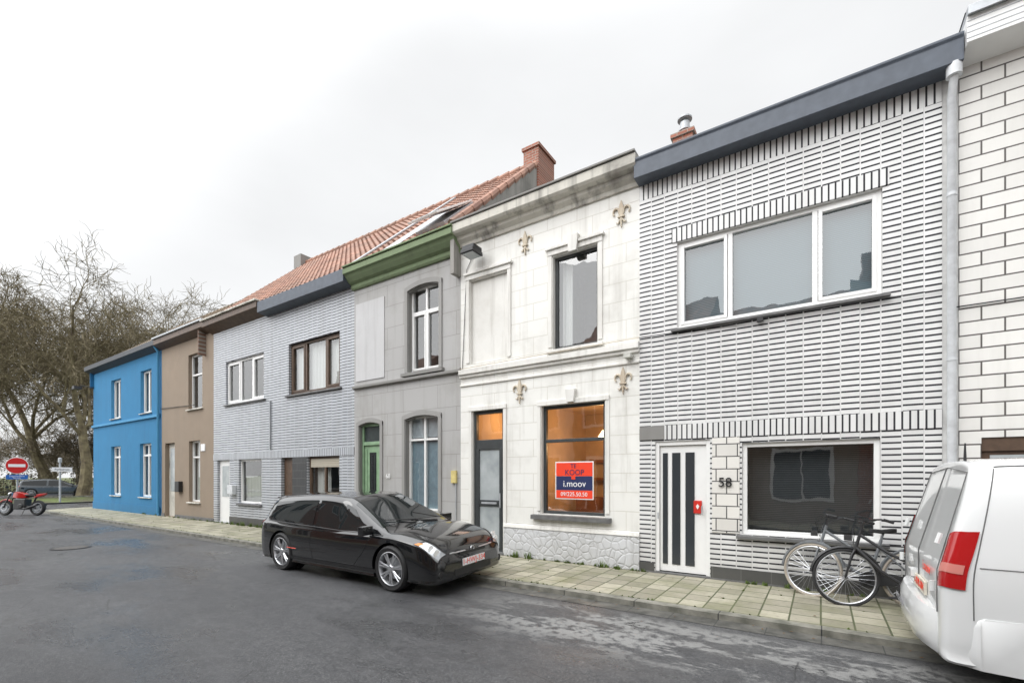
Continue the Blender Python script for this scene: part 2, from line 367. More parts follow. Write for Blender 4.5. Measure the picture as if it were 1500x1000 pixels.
b.emit(P,'front_door',MT['pvc'],bevel=.004)
b=B()
for a,c in [(-2.18,-2.10),(-2.03,-1.90),(-1.82,-1.68)]: b.box(a,c,Y+.045,Y+.06,.16,1.98)
b.emit(P,'door_glass_strips',G('dark_glass_strip',(.04,.045,.05),.08).mat)
B().box(-2.255,-2.24,Y+.0,Y+.05,.9,1.0).tube([(-1.56,Y+.0,1.0),(-1.56,Y+.0,1.13)],.012).emit(P,'door_handle',MT['zinc'])
B().box(-1.69,-1.57,Y+.03,Y+.05,1.01,1.21).emit(P,'no_flyers_sticker',m_plain('red_sign',(.55,.03,.02),.4)); B().prism([(-1.655,1.12),(-1.63,1.16),(-1.605,1.12),(-1.63,1.07)],Y+.024,Y+.03).emit(P,'sticker_mark',MT['pvc'])
text(P,'58',(-1.22,Y-.03,1.50),.2,MT['iron'],name='house_number',ex=.008)
B().box(x0,x1+.08,Y-.02,Y+.3,-.0,.025).emit(P,'threshold',MT['sill'])
B().profx([(Y-.27,6.49),(Y-.27,6.75),(Y-.29,6.78),(Y-.29,6.81),(Y+.1,6.81),(Y+.1,6.70),(Y-.0,6.49)],x0-.01,1.40).emit(P,'roof_fascia',MT['slate'],bevel=.006)
B().quad((x0,Y-.2,6.80),(1.4,Y-.2,6.80),(1.4,Y+7,7.0),(x0,Y+7,7.0)).emit(P,'roof',MT['dkslate'],recalc=False)
shell(P,x0+.005,1.39,Y+.02,6.8)
B().tube([(1.325,Y-.20,6.52),(1.325,Y-.20,6.38),(1.325,Y-.075,6.22),(1.325,Y-.075,0.1)],.043,12).lathe([(.0,0),(.075,0),(.075,.14),(.0,.14)],(1.325,Y-.2,6.37),'z',16).lathe([(.0,0),(.05,0),(.05,.04),(0,.04)],(1.325,Y-.075,3.0),'z',14).lathe([(.0,0),(.05,0),(.05,.04),(0,.04)],(1.325,Y-.075,5.0),'z',14).emit(P,'drainpipe',MT['pipe'],smooth=True)
B().box(1.25,1.40,Y+.01,Y+.05,0,6.7).emit(P,'party_wall_joint',m_plain('pale_joint',(.6,.6,.59),.7))
cable(P,[(x0,Y-.03,3.93),(-1.2,Y-.03,3.90),(-.8,Y-.09,3.90),(0,Y-.09,3.905),(1.25,Y-.03,3.90)],.007)
B().box(-.78,-.70,Y-.1,Y-.04,3.86,3.93).emit(P,'sensor_box',MT['iron'])
B().box(-2.62,-2.22,10.1,10.5,6.9,8.75).box(-2.66,-2.18,10.06,10.54,8.75,8.83).emit(P,'chimney',MT['redbrick'])
B().lathe([(0,0),(.10,0),(.10,.30),(0,.30)],(-2.42,10.3,8.83),'z',16).lathe([(0,0),(.15,0),(.15,.03),(0,.06)],(-2.42,10.3,9.19),'z',16).lathe([(0,0),(.13,0),(.13,.03),(0,.03)],(-2.42,10.3,8.95),'z',16).emit(P,'chimney_cowl',MT['zinc'],smooth=True)

# ================================================================= RIGHT NEIGHBOUR
P=group('white_block_house',(3.5,FY,0))
gar=(1.60,4.2,.02,2.06)
wall(P,'front_wall',1.40,6.5,0,6.75,Y,[gar,(2.4,4.8,3.9,5.4)],MT['blockR'],rmat=MT['brownwood'])
B().box(1.60,4.2,Y+.05,Y+.1,.02,1.9).box(1.60,4.2,Y+.02,Y+.1,1.9,2.06).emit(P,'garage_door',MT['brownwood'])
b=B()
for i in range(5): b.box(1.68+i*.5,2.08+i*.5,Y+.035,Y+.05,1.45,1.85)
b.emit(P,'garage_door_panes',MT['frost'])
window(P,'upper_window',2.4,4.8,3.9,5.4,Y+.06,MT['pvc'],vs=[3.6]); sill(P,2.3,4.9,3.9,Y,MT['sill'])
B().profx([(Y-.34,6.62),(Y-.34,6.92),(Y+.1,6.92),(Y+.1,6.58),(Y,6.56)],1.41,6.5).emit(P,'eave_boards',MT['pvc'],bevel=.004)
b=B()
for i in range(4): b.box(1.41,6.5,Y-.345,Y-.340,6.66+i*.065,6.668+i*.065)
b.emit(P,'board_joints',MT['zinc'])
B().profx([(Y-.40,6.90),(Y-.40,7.0),(Y-.3,7.02),(Y+.1,7.02),(Y+.1,6.925),(Y-.33,6.925)],1.41,6.5).emit(P,'gutter',MT['zinc'],bevel=.005)
B().quad((1.4,Y-.3,7.0),(6.5,Y-.3,7.0),(6.5,Y+7,7.2),(1.4,Y+7,7.2)).emit(P,'roof',MT['dkslate'],recalc=False)
shell(P,1.405,6.5,Y+.02,6.9)
cable(P,[(1.3,Y-.02,3.66),(6.4,Y-.02,3.66)],.008)
b=B()
for i in range(5): b.box(6.5+i*4.5,6.5+i*4.5+4.49,Y,Y+7,0,6.8+.3*(i%2))
Q=group('painted_row_house',(12,FY,0)); b.emit(Q,'walls',MT['oldbrick'])

# ================================================================= WHITE HOUSE
P=group('white_painted_house',(-4.5,FY,0)); x0,x1=-6.48,-2.555
uwin=(-4.22,-3.32,3.99,5.74); blind=(-6.22,-5.27,3.97,5.74); gwin=(-4.47,-3.18,.88,2.94); dr=(-6.16,-5.37,.03,2.97)
wall(P,'front_wall',x0,x1,0.0,6.62,Y,[uwin,blind,gwin,dr],MT['whitewall'],.14,MT['whiteplain'])
B().box(-6.22,-5.27,Y+.07,Y+.12,3.97,5.74).emit(P,'blind_window_panel',MT['whiteplain'])
window(P,'upper_window',*uwin,Y+.09,MT['anth'],.05,.07)
curtain(P,'curtain',-4.16,-3.95,4.02,5.7,Y+.3,MT['curtain'])
window(P,'ground_window',*gwin,Y+.08,MT['anth'],.06,.07,hs=[2.27],room=False)
r=B(); a,c,y0,y1,d,e=-5.2,-2.7,Y+.16,Y+3.6,.05,3.2
r.quad((a,y1,d),(c,y1,d),(c,y1,e),(a,y1,e)); r.quad((a,y0,d),(a,y1,d),(a,y1,e),(a,y0,e)); r.quad((c,y0,d),(c,y1,d),(c,y1,e),(c,y0,e)); r.quad((a,y0,d),(c,y0,d),(c,y1,d),(a,y1,d)); r.quad((a,y0,e),(c,y0,e),(c,y1,e),(a,y1,e))
r.emit(P,'living_room',MT['roomlit'],recalc=False)
oak=m_plain('oak_furniture',(.24,.11,.05),.5)
B().box(-4.0,-3.3,Y+3.3,Y+3.58,.05,2.1).box(-4.9,-4.3,Y+2.4,Y+2.9,.05,1.1).box(-5.18,-4.3,Y+3.3,Y+3.58,1.5,1.56).box(-5.18,-4.3,Y+3.3,Y+3.58,1.95,2.01).emit(P,'cupboard',oak)
B().box(-3.95,-3.66,Y+3.27,Y+3.299,1.2,2.0).box(-3.63,-3.35,Y+3.27,Y+3.299,1.2,2.0).box(-3.2,-2.75,Y+3.5,Y+3.59,1.3,2.1).emit(P,'cabinet_doors_and_picture',m_plain('pale_panel',(.5,.45,.36),.5))
B().box(-4.45,-3.2,Y+.25,Y+.65,.80,.86).emit(P,'inner_window_board',m_plain('oak_board',(.42,.24,.10),.5))
B().lathe([(0,0),(.12,0),(.03,.14),(0,.14)],(-3.9,Y+1.7,2.45),'z',16).emit(P,'pendant_lamp',m_emit('lamp_glow',(1,.62,.28),10))
B().lathe([(0,0),(.1,0),(.03,.12),(0,.12)],(-5.75,Y+1.2,2.85),'z',16).emit(P,'hall_lamp',m_emit('hall_glow',(1,.6,.28),8))
def plight(P,loc,e,r=.12):
    l=bpy.data.lights.new('room_lamp_light','POINT'); l.energy=e; l.color=(1,.56,.25); l.shadow_soft_size=r
    o=bpy.data.objects.new('room_lamp_light',l); scene.collection.objects.link(o); o.location=loc; attach(o,P)
plight(P,(-3.9,Y+1.7,2.25),50); plight(P,(-5.75,Y+1.0,2.75),18)
r=B(); a,c,y0,y1,d,e=-6.3,-5.25,Y+.16,Y+2.5,.05,3.1
r.quad((a,y1,d),(c,y1,d),(c,y1,e),(a,y1,e)); r.quad((a,y0,d),(a,y1,d),(a,y1,e),(a,y0,e)); r.quad((c,y0,d),(c,y1,d),(c,y1,e),(c,y0,e)); r.quad((a,y0,d),(c,y0,d),(c,y1,d),(a,y1,d)); r.quad((a,y0,e),(c,y0,e),(c,y1,e),(a,y1,e))
r.emit(P,'hallway',MT['roomlit'],recalc=False)
b=B(); a,c=dr[0],dr[1]
b.box(a+.002,a+.06,Y+.06,Y+.14,.03,2.968); b.box(c-.06,c-.002,Y+.06,Y+.14,.03,2.968)
for z0,z1 in [(.03,.12),(.98,1.10),(2.16,2.36),(2.90,2.968)]: b.box(a+.06,c-.06,Y+.062,Y+.14,z0,z1)
b.box(a+.06,a+.13,Y+.05,Y+.12,.12,2.16); b.box(c-.13,c-.06,Y+.05,Y+.12,.12,2.16)
b.emit(P,'front_door_frame',MT['anth'],bevel=.004)
B().box(a+.13,c-.13,Y+.09,Y+.10,.12,.98).box(a+.13,c-.13,Y+.09,Y+.10,1.10,2.16).emit(P,'frosted_door_panes',MT['frost'])
B().quad((a+.06,Y+.1,2.36),(c-.06,Y+.1,2.36),(c-.06,Y+.1,2.90),(a+.06,Y+.1,2.90)).emit(P,'transom_glass',MT['glass'],recalc=False)
B().tube([(c-.09,Y+.02,.95),(c-.09,Y+.02,1.25)],.012).box(a+.2,c-.2,Y+.05,Y+.062,1.02,1.06).emit(P,'door_handle',MT['zinc'])
B().box(a-.03,c+.03,Y-.06,Y+.2,0,.05).emit(P,'doorstep',MT['sill'],bevel=.005)
sill(P,-4.66,-3.05,.875,Y,MT['sill'],.10,.10); sill(P,-4.34,-3.2,3.985,Y,MT['whiteplain'],.06,.06)
for z,h,o in [(3.76,.10,.09),(3.70,.06,.05),(3.52,.035,.03)]:
    B().profx([(Y-o,z),(Y+.02,z-.01),(Y+.02,z+h+.02),(Y-o,z+h)],x0,x1).emit(P,'string_course',MT['whiteplain'],bevel=.005)
b=B()
for a,c,d,e in [(-4.22,-3.32,4.0,5.74),(-6.22,-5.27,3.97,5.74)]:
    b.box(a-.10,a-.015,Y-.025,Y+.01,d+.03,e+.02); b.box(c+.015,c+.10,Y-.025,Y+.01,d+.03,e+.02); b.box(a-.10,c+.10,Y-.035,Y+.01,e+.02,e+.12)
    b.box(a-.14,c+.14,Y-.07,Y+.01,e+.12,e+.17)
b.prism([(-3.85,5.70),(-3.69,5.70),(-3.66,6.0),(-3.88,6.0)],Y-.1,Y)
for a,c,d,e in [(-4.47,-3.18,.9,2.94),(-6.16,-5.37,.1,2.97)]:
    b.box(a-.09,a-.015,Y-.02,Y+.01,d+.03,e+.0); b.box(c+.015,c+.09,Y-.02,Y+.01,d+.03,e); b.box(a-.09,c+.09,Y-.03,Y+.01,e,e+.09)
b.prism([(-3.90,2.96),(-3.76,2.96),(-3.73,3.2),(-3.93,3.2)],Y-.08,Y)
b.emit(P,'window_surrounds',MT['whiteplain'],bevel=.006)
B().box(x0,-6.2,Y-.03,Y+.01,0,.58).box(-5.34,x1,Y-.03,Y+.01,.0,.58).emit(P,'rubble_plinth',MT['rubble'],bevel=.01)
B().profx([(Y-.045,.58),(Y+.01,.58),(Y+.01,.66),(Y-.03,.64)],-5.34,x1).emit(P,'plinth_ledge',MT['whiteplain'])
B().profx([(Y-.30,6.74),(Y-.30,6.90),(Y-.24,6.92),(Y+.2,6.92),(Y+.2,6.5),(Y-.04,6.5),(Y-.06,6.56),(Y-.14,6.62),(Y-.16,6.68),(Y-.26,6.70)],x0-.02,x1+.02).emit(P,'cornice',MT['cornice_w'],bevel=.006)
B().box(x0-.02,x1+.02,Y-.33,Y+.1,6.915,6.95).emit(P,'cornice_flashing',MT['greydark'],bevel=.004)
B().quad((x0,Y-.2,6.95),(x1,Y-.2,6.95),(x1,Y+7,7.1),(x0,Y+7,7.1)).emit(P,'roof',MT['dkslate'],recalc=False)
shell(P,x0+.005,x1-.005,Y+.02,6.9)
def lis(P,cx,cz,s=1.0,flip=1):
    b=B(); yy=(Y-.035,Y-.006)
    b.prism([(cx,cz+.24*s),(cx+.035*s,cz+.14*s),(cx+.03*s,cz+.02*s),(cx+.012*s,cz-.06*s),(cx+.012*s,cz-.16*s),(cx+.0*s,cz-.24*s),(cx-.012*s,cz-.16*s),(cx-.012*s,cz-.06*s),(cx-.03*s,cz+.02*s),(cx-.035*s,cz+.14*s)],*yy)
    for sg in (1,-1):
        pts=[]
        for i in range(9):
            t=R(200-i*32); pts.append((cx+sg*(.095*s+.055*s*math.cos(t)),Y-.02,cz+(.055*s+.06*s*math.sin(t))))
        pts=[(cx+sg*.02*s,Y-.02,cz-.03*s)]+pts
        b.tube(pts,[.014*s]*2+[.02*s]*5+[.014*s]*3,6)
        b.tube([(cx+sg*.012*s,Y-.02,cz-.08*s),(cx+sg*.06*s,Y-.02,cz-.15*s),(cx+sg*.09*s,Y-.02,cz-.13*s)],[.016*s,.014*s,.01*s],6)
    b.box(cx-.06*s,cx+.06*s,Y-.045,Y-.005,cz-.055*s,cz-.03*s)
    b.emit(P,'fleur_de_lis_anchor',MT['rust'],smooth=True)
for cx,cz in [(-4.83,6.16),(-2.87,6.12),(-4.96,3.27),(-2.84,3.24)]: lis(P,cx,cz)
B().box(-6.10,-5.80,Y-.42,Y-.14,6.18,6.28).prism([(-6.12,6.12),(-5.78,6.12),(-5.80,6.2),(-6.10,6.2)],Y-.46,Y-.12).tube([(-5.95,Y,6.3),(-5.95,Y-.15,6.33),(-5.95,Y-.28,6.28)],.02).emit(P,'flood_light',MT['iron'],bevel=.01)
B().box(-6.08,-5.82,Y-.43,Y-.16,6.105,6.118).emit(P,'flood_light_lens',MT['frost'])
B().box(-2.78,-2.66,Y-.16,Y-.02,3.60,3.67).tube([(-2.7,Y,3.6),(-2.7,Y-.1,3.55)],.015).emit(P,'security_camera',m_plain('cream_plastic',(.5,.5,.46),.5))
cable(P,[(-6.1,Y-.02,6.3),(-6.3,Y-.02,6.0),(-6.42,Y-.02,3.9),(x0,Y-.03,3.93)],.007)
cable(P,[(-6.42,Y-.1,3.88),(-4.5,Y-.1,3.9),(x1,Y-.04,3.93)],.007,mat=MT['rust'])
red=m_plain('poster_red',(.80,.055,.02),.45,var=.03); navy=m_plain('poster_navy',(.02,.03,.10),.45,var=.05); wh=m_plain('poster_white',(.82,.82,.82),.45,var=.02)
yp=Y+.055
B().box(-4.20,-3.42,yp+.006,yp+.012,1.17,1.87).emit(P,'poster_backing',wh)
B().box(-4.18,-3.44,yp,yp+.005,1.60,1.85).box(-4.18,-3.44,yp,yp+.005,1.19,1.335).emit(P,'poster_red_bands',red)
B().box(-4.18,-3.44,yp,yp+.005,1.34,1.595).emit(P,'poster_navy_band',navy)
text(P,'TE',(-3.82,yp-.003,1.785),.11,navy); text(P,'KOOP',(-3.80,yp-.003,1.665),.14,navy)
text(P,'i.moov',(-3.80,yp-.003,1.455),.17,wh); text(P,'09/225.50.50',(-3.81,yp-.003,1.262),.105,wh)
B().box(-3.86,-3.78,yp-.004,yp-.001,1.54,1.60).emit(P,'poster_logo',red)

# ================================================================= GREY HOUSE
P=group('grey_rendered_house',(-8.2,FY,0)); x0,x1=-10.05,-6.48
uw=(-8.08,-7.11,4.03,6.0); dr=(-9.84,-9.06,.03,2.95); gw=(-8.17,-7.13,.80,3.0)
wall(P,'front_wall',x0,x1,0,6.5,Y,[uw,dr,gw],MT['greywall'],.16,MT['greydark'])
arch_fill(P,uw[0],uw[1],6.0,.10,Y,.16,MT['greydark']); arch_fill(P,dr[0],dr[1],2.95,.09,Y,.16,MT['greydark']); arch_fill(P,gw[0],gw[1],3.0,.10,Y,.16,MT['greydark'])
window(P,'upper_window',*uw,Y+.11,MT['pvc'],.05,.07,hs=[5.42],vs=[-7.595],sash=[(-8.03,-7.62,4.08,5.39),(-7.57,-7.16,4.08,5.39)])
window(P,'ground_window',*gw,Y+.11,MT['pvc'],.05,.07,hs=[2.45],vs=[-7.65])
B().box(-8.12,-7.18,Y+.185,Y+.195,.83,2.43).emit(P,'window_film',m_plain('pale_blue_film',(.24,.33,.38),.5))
B().box(-8.12,-7.18,Y+.186,Y+.196,2.5,2.95).emit(P,'upper_film',m_plain('white_film',(.45,.48,.5),.5))
b=B()
for a,c,d,e in [uw,gw,dr]:
    b.box(a-.10,a-.01,Y-.03,Y+.01,d,e-.02); b.box(c+.01,c+.10,Y-.03,Y+.01,d,e-.02)
    n=10
    for i in range(n):
        t0,t1=i/n,(i+1)/n; f=lambda t:e-.10+.10*(1-(2*t-1)**2)
        xa=a-.10+(c-a+.20)*t0; xb=a-.10+(c-a+.20)*t1
        b.prism([(xa,f(t0)+.0),(xb,f(t1)+.0),(xb,f(t1)+.11),(xa,f(t0)+.11)],Y-.032,Y+.01)
b.emit(P,'window_surrounds',m_render('mid_cement',(.31,.305,.295),.3,.3))
sill(P,-8.25,-6.95,4.02,Y,MT['greydark'],.09,.09); sill(P,-8.3,-7.0,.79,Y,MT['greydark'],.09,.08)
B().box(-9.97,-8.90,Y-.018,Y+.01,4.02,6.0).emit(P,'plastered_panel',MT['greylight'])
B().profx([(Y-.08,3.84),(Y-.08,3.90),(Y+.02,3.93),(Y+.02,3.82)],x0,x1).emit(P,'string_course',MT['greydark'],bevel=.005)
B().box(x0,dr[0]-.11,Y-.02,Y+.01,0,.55).box(dr[1]+.11,x1,Y-.02,Y+.01,0,.55).emit(P,'plinth',MT['greydark'])
b=B(); a,c=dr[0],dr[1]
b.box(a+.002,a+.06,Y+.08,Y+.16,.03,2.93); b.box(c-.06,c-.002,Y+.08,Y+.16,.03,2.93); b.box(a+.06,c-.06,Y+.07,Y+.16,2.38,2.47); b.box(a+.06,c-.06,Y+.08,Y+.16,2.86,2.93)
b.box(a+.06,c-.06,Y+.11,Y+.15,.03,2.38)
for z0,z1 in [(.15,.8),(.9,1.05)]: b.box(a+.15,c-.15,Y+.095,Y+.11,z0,z1)
b.box(a+.12,a+.17,Y+.095,Y+.11,1.1,2.3); b.box(c-.17,c-.12,Y+.095,Y+.11,1.1,2.3)
b.emit(P,'green_front_door',MT['greendoor'],bevel=.006)
B().box(a+.27,c-.27,Y+.10,Y+.112,1.2,2.2).box(a+.06,c-.06,Y+.12,Y+.13,2.47,2.86).emit(P,'door_glass',m_plain('dark_door_glass',(.05,.06,.06),.1))
b=B()
for i in range(4): b.tube([(a+.30+i*.06,Y+.09,1.2),(a+.30+i*.06,Y+.09,2.2)],.008,5)
for i in range(5): b.lathe([(.025,-.006),(.04,-.006),(.04,.006),(.025,.006)],(a+.39,Y+.09,1.3+i*.2),'y',12)
b.emit(P,'door_grille',MT['iron'])
B().box(-8.85,-8.45,Y-.14,Y-.0,1.05,1.22).emit(P,'mailbox',MT['anth'],bevel=.01)
B().box(-6.72,-6.58,Y-.05,Y,1.45,1.72).emit(P,'yellow_notice',m_plain('cream_yellow',(.6,.5,.2),.6)); B().tube([(-6.6,Y-.02,1.45),(-6.6,Y-.02,.1)],.012).emit(P,'conduit',MT['zinc'])
text(P,'68',(-8.75,Y-.025,1.6),.16,wh,name='house_number')
B().profx([(Y-.34,6.70),(Y-.34,6.83),(Y-.30,6.86),(Y+.3,6.86),(Y+.3,6.38),(Y-.05,6.38),(Y-.08,6.42),(Y-.08,6.50),(Y-.16,6.54),(Y-.24,6.62),(Y-.28,6.68)],x0-.03,x1+.02).emit(P,'green_cornice',MT['green'],bevel=.006)
B().box(x0-.03,x1+.02,Y-.37,Y+.1,6.855,6.89).emit(P,'gutter_edge',MT['green'],bevel=.004)
shell(P,x0+.005,x1-.005,Y+.02,6.85,8)

def tiled(P,name,x0,x1,ye,ze,yr,zr,mat=MT['tile'],per=.22,rows=24,amp=.022):
    b=B(); nx=int((x1-x0)/per*6); vs=[];fs=[]
    d=Vector((0,yr-ye,zr-ze)); nrm=Vector((0,-(zr-ze),(yr-ye))).normalized()
    tl=[]
    for j in range(rows): tl+=[(j/rows,.03),((j+1)/rows-.0005,.0)]
    for t,o in tl:
        for i in range(nx+1):
            x=x0+(x1-x0)*i/nx; s=math.sin(x/per*2*math.pi); h=amp*(s if s>-.3 else -.3)+o
            p=Vector((x,ye,ze))+d*t+nrm*h; vs.append(p)
    W=nx+1
    for j in range(len(tl)-1):
        for i in range(nx): fs.append((j*W+i,j*W+i+1,(j+1)*W+i+1,(j+1)*W+i))
    b.add(vs,fs); b.emit(P,name,mat,smooth=True,recalc=False,angle=50)
    c=B()
    k=int((x1-x0)/.35)
    for i in range(k):
        xa=x0+(x1-x0)*i/k; c.tube([(xa,yr,zr+.02),(xa+(x1-x0)/k*1.02,yr,zr+.035)],[.085,.10],8)
    c.emit(P,name+'_ridge_tiles',mat,smooth=True)
    B().quad((x0,yr,zr),(x1,yr,zr),(x1,yr*2-ye,ze),(x0,yr*2-ye,ze)).emit(P,name+'_rear_slope',mat,recalc=False)
YE,ZE,YR,ZR=7.5,6.88,11.5,10.55
tiled(P,'tiled_roof',-10.05,-6.58,YE,ZE,YR,ZR)
def gable(P,x,ye,ze,yr,zr,mat,th=.1,sg=1):
    b=B(); vs=[(x,ye,ze),(x,yr,zr),(x,yr*2-ye,ze),(x,yr*2-ye,ze-1.0),(x,ye,ze-1.0)]
    vs2=[(a+th,b_,c) for a,b_,c in vs]
    b.add(vs+vs2,[(0,1,2,3,4),(9,8,7,6,5)]+[(i,(i+1)%5,(i+1)%5+5,i+5) for i in range(5)]); b.emit(P,'gable_wall',mat)
gable(P,-6.57,YE,ZE+.02,YR,ZR+.04,m_render('stained_gable',(.30,.29,.27),.7,.8,0,(.10,.10,.09)))
b=B()
n=12
for i in range(n):
    t0,t1=i/n,(i+1)/n
    b.tube([(-6.53,YE+(YR-YE)*t0,ZE+(ZR-ZE)*t0+.07),(-6.53,YE+(YR-YE)*t1*1.0,ZE+(ZR-ZE)*t1+.09)],[.10,.08],8)
b.emit(P,'verge_tiles',MT['tile'],smooth=True)
B().box(-6.90,-6.42,10.95,11.85,9.2,10.62).box(-6.94,-6.38,10.91,11.89,10.62,10.70).emit(P,'brick_chimney',MT['redbrick'])
B().box(-6.88,-6.44,10.98,11.82,10.701,10.75).emit(P,'chimney_cap',MT['tile'])
def onroof(x,t,off=0):
    d=Vector((0,YR-YE,ZR-ZE)); nrm=Vector((0,-(ZR-ZE),(YR-YE))).normalized(); p=Vector((x,YE,ZE))+d*t+nrm*off; return p
def slab(P,name,x0,x1,t0,t1,o0,o1,mat,lift0=0,bevel=.005):
    vs=[onroof(x0,t0,o0+lift0),onroof(x1,t0,o0+lift0),onroof(x1,t1,o0),onroof(x0,t1,o0),onroof(x0,t0,o1+lift0),onroof(x1,t0,o1+lift0),onroof(x1,t1,o1),onroof(x0,t1,o1)]
    B().add(vs,[(0,3,2,1),(4,5,6,7),(0,1,5,4),(1,2,6,5),(2,3,7,6),(3,0,4,7)]).emit(P,name,mat,bevel=bevel)
slab(P,'skylight_kerb',-7.95,-7.05,.10,.36,.0,.10,MT['zinc'])
slab(P,'skylight_sash',-7.95,-7.05,.08,.36,.11,.15,MT['pvc'],lift0=.20)
slab(P,'skylight_glass',-7.89,-7.11,.10,.34,.151,.16,MT['frost'],lift0=.19)
slab(P,'lead_flashing',-8.9,-8.35,.0,.62,.03,.05,MT['zinc'])
slab(P,'lead_flashing_2',-9.9,-9.75,.0,1.0,.03,.07,MT['zinc'])

# ================================================================= PAIR
def pair_common(P,x0,x1): shell(P,x0+.005,x1-.005,Y+.02,6.85,8)
P=group('grey_glazed_brick_house',(-12.0,FY,0)); x0,x1=-14.01,-10.05
uw=(-13.05,-10.65,3.98,5.46); dr=(-13.45,-12.85,.03,2.15); gw=(-12.13,-10.67,.85,2.15)
wall(P,'upper_wall',x0,x1,2.35,6.65,Y,[uw],MT['dashpair'])
wall(P,'lower_wall',x0,x1,0,2.15,Y,[dr,gw],MT['dashpair'])
B().box(x0,x1,Y-.012,Y+.02,2.15,2.35).emit(P,'soldier_course_band',MT['soldpair'])
B().box(-12.84,-12.15,Y-.015,Y+.01,.4,2.14).emit(P,'dark_stone_panel',MT['plinthd'])
B().box(x0,dr[0]-.01,Y-.02,Y+.02,0,.4).box(dr[1]+.01,x1,Y-.02,Y+.02,0,.4).emit(P,'plinth',MT['plinthd'])
window(P,'upper_window',*uw,Y+.08,MT['brownwood'],.07,.07,vs=[-12.3,-11.35],sash=[(-12.98,-12.35,4.05,5.39),(-11.3,-10.72,4.05,5.39)])
curtain(P,'net_curtain',-12.95,-10.75,4.03,5.42,Y+.22,MT['curtain'],.02,.16)
window(P,'ground_window',*gw,Y+.08,MT['brownwood'],.07,.07,vs=[-11.4]); B().box(-12.05,-10.75,Y+.07,Y+.079,1.85,2.08).emit(P,'roller_shutter',MT['shutter'])
curtain(P,'curtain',-12.0,-11.4,.9,1.85,Y+.25,MT['curtain'],.02,.14)
sill(P,-13.15,-10.55,3.97,Y,MT['sill']); sill(P,-12.2,-10.6,.84,Y,MT['sill'])
B().box(dr[0],dr[1],Y+.1,Y+.15,.03,2.15).box(dr[0]+.1,dr[1]-.1,Y+.09,Y+.1,.2,1.0).box(dr[0]+.1,dr[1]-.1,Y+.09,Y+.1,1.1,2.0).emit(P,'front_door',MT['brownwood'],bevel=.005)
B().box(-14.03,-13.99,Y-.05,Y,2.4,3.9).emit(P,'cable_duct',MT['zinc'])
B().profx([(Y-.32,6.54),(Y-.32,6.86),(Y+.2,6.86),(Y+.2,6.50),(Y,6.50)],x0-.2,x1-.03).emit(P,'roof_fascia',MT['slate'],bevel=.006)
pair_common(P,x0,x1); tiled(P,'tiled_roof',x0,x1,YE,ZE,YR,ZR)
P=group('grey_glazed_brick_house',(-15.9,FY,0)); x0,x1=-17.69,-14.01
uw=(-16.82,-14.42,4.02,5.45); dr=(-17.42,-16.56,.03,2.14); gw=(-15.95,-14.55,.72,2.14)
wall(P,'upper_wall',x0,x1,2.35,6.7,Y,[uw],MT['dashpair']); wall(P,'lower_wall',x0,x1,0,2.15,Y,[dr,gw],MT['dashpair'])
B().box(x0,x1,Y-.012,Y+.02,2.15,2.35).emit(P,'soldier_course_band',MT['soldpair'])
B().box(dr[1]+.01,x1,Y-.02,Y+.02,0,.25).emit(P,'plinth',MT['plinthd'])
window(P,'upper_window',*uw,Y+.07,MT['pvc'],.07,.07,vs=[-15.95,-15.2],sash=[(-16.76,-16.0,4.08,5.38),(-15.15,-14.48,4.08,5.38)])
window(P,'ground_window',*gw,Y+.07,MT['pvc'],.06,.07); curtain(P,'half_curtain',-15.9,-14.6,.75,1.6,Y+.22,MT['curtain'])
sill(P,-16.9,-14.3,4.01,Y,MT['sill']); sill(P,-16.0,-14.5,.71,Y,MT['sill'])
B().box(dr[0],dr[1],Y+.08,Y+.14,.03,2.14).emit(P,'front_door',MT['pvc'],bevel=.005)
B().box(dr[0]+.2,dr[1]-.2,Y+.07,Y+.081,.9,1.95).emit(P,'door_glass',MT['frost'])
B().box(-16.45,-16.1,Y-.14,Y,1.0,1.3).emit(P,'mailbox',MT['pipe'],bevel=.01)
B().profx([(Y-.34,6.72),(Y-.34,6.90),(Y+.2,6.90),(Y+.2,6.55),(Y,6.55)],x0-.1,-14.22).emit(P,'wooden_eave',MT['brownwood'],bevel=.006)
B().box(x0-.12,-14.2,Y-.40,Y+.1,6.905,6.96).emit(P,'gutter',MT['cornice_w'],bevel=.01)
pair_common(P,x0,x1); tiled(P,'tiled_roof',-18.3,x1,YE,ZE,YR,ZR)
gable(P,-18.32,YE,ZE,YR,ZR,MT['oldbrick'],.05)
B().box(-18.5,-18.0,11.2,11.7,9.8,10.85).emit(P,'chimney',MT['greydark'])

# ================================================================= TAUPE
P=group('taupe_rendered_house',(-19.9,FY,0)); x0,x1=-22.07,-17.69
ops=[(-19.67,-18.55,4.08,6.1),(-19.62,-18.72,.65,2.9),(-21.75,-20.86,.02,2.9)]
wall(P,'front_wall',x0,x1,0,6.75,Y,ops,MT['taupe'],.2)
window(P,'upper_window',*ops[0],Y+.12,MT['pvc'],.06,.07,hs=[5.35]); window(P,'ground_window',*ops[1],Y+.12,MT['pvc'],.06,.07,hs=[2.3]); curtain(P,'curtain',-19.55,-18.8,.7,2.85,Y+.25,MT['curtain'])
sill(P,-19.75,-18.47,4.08,Y,MT['cornice_w']); sill(P,-19.7,-18.65,.65,Y,MT['cornice_w'])
B().box(-21.75,-20.86,Y+.14,Y+.18,.02,2.9).emit(P,'front_door',MT['cornice_w'],bevel=.005); B().box(-21.6,-21.0,Y+.13,Y+.141,1.0,2.7).emit(P,'door_glass',MT['frost'])
B().box(x0,-21.8,Y-.02,Y+.01,0,.12).box(-20.8,x1,Y-.02,Y+.01,0,.12).emit(P,'plinth',MT['sill'])
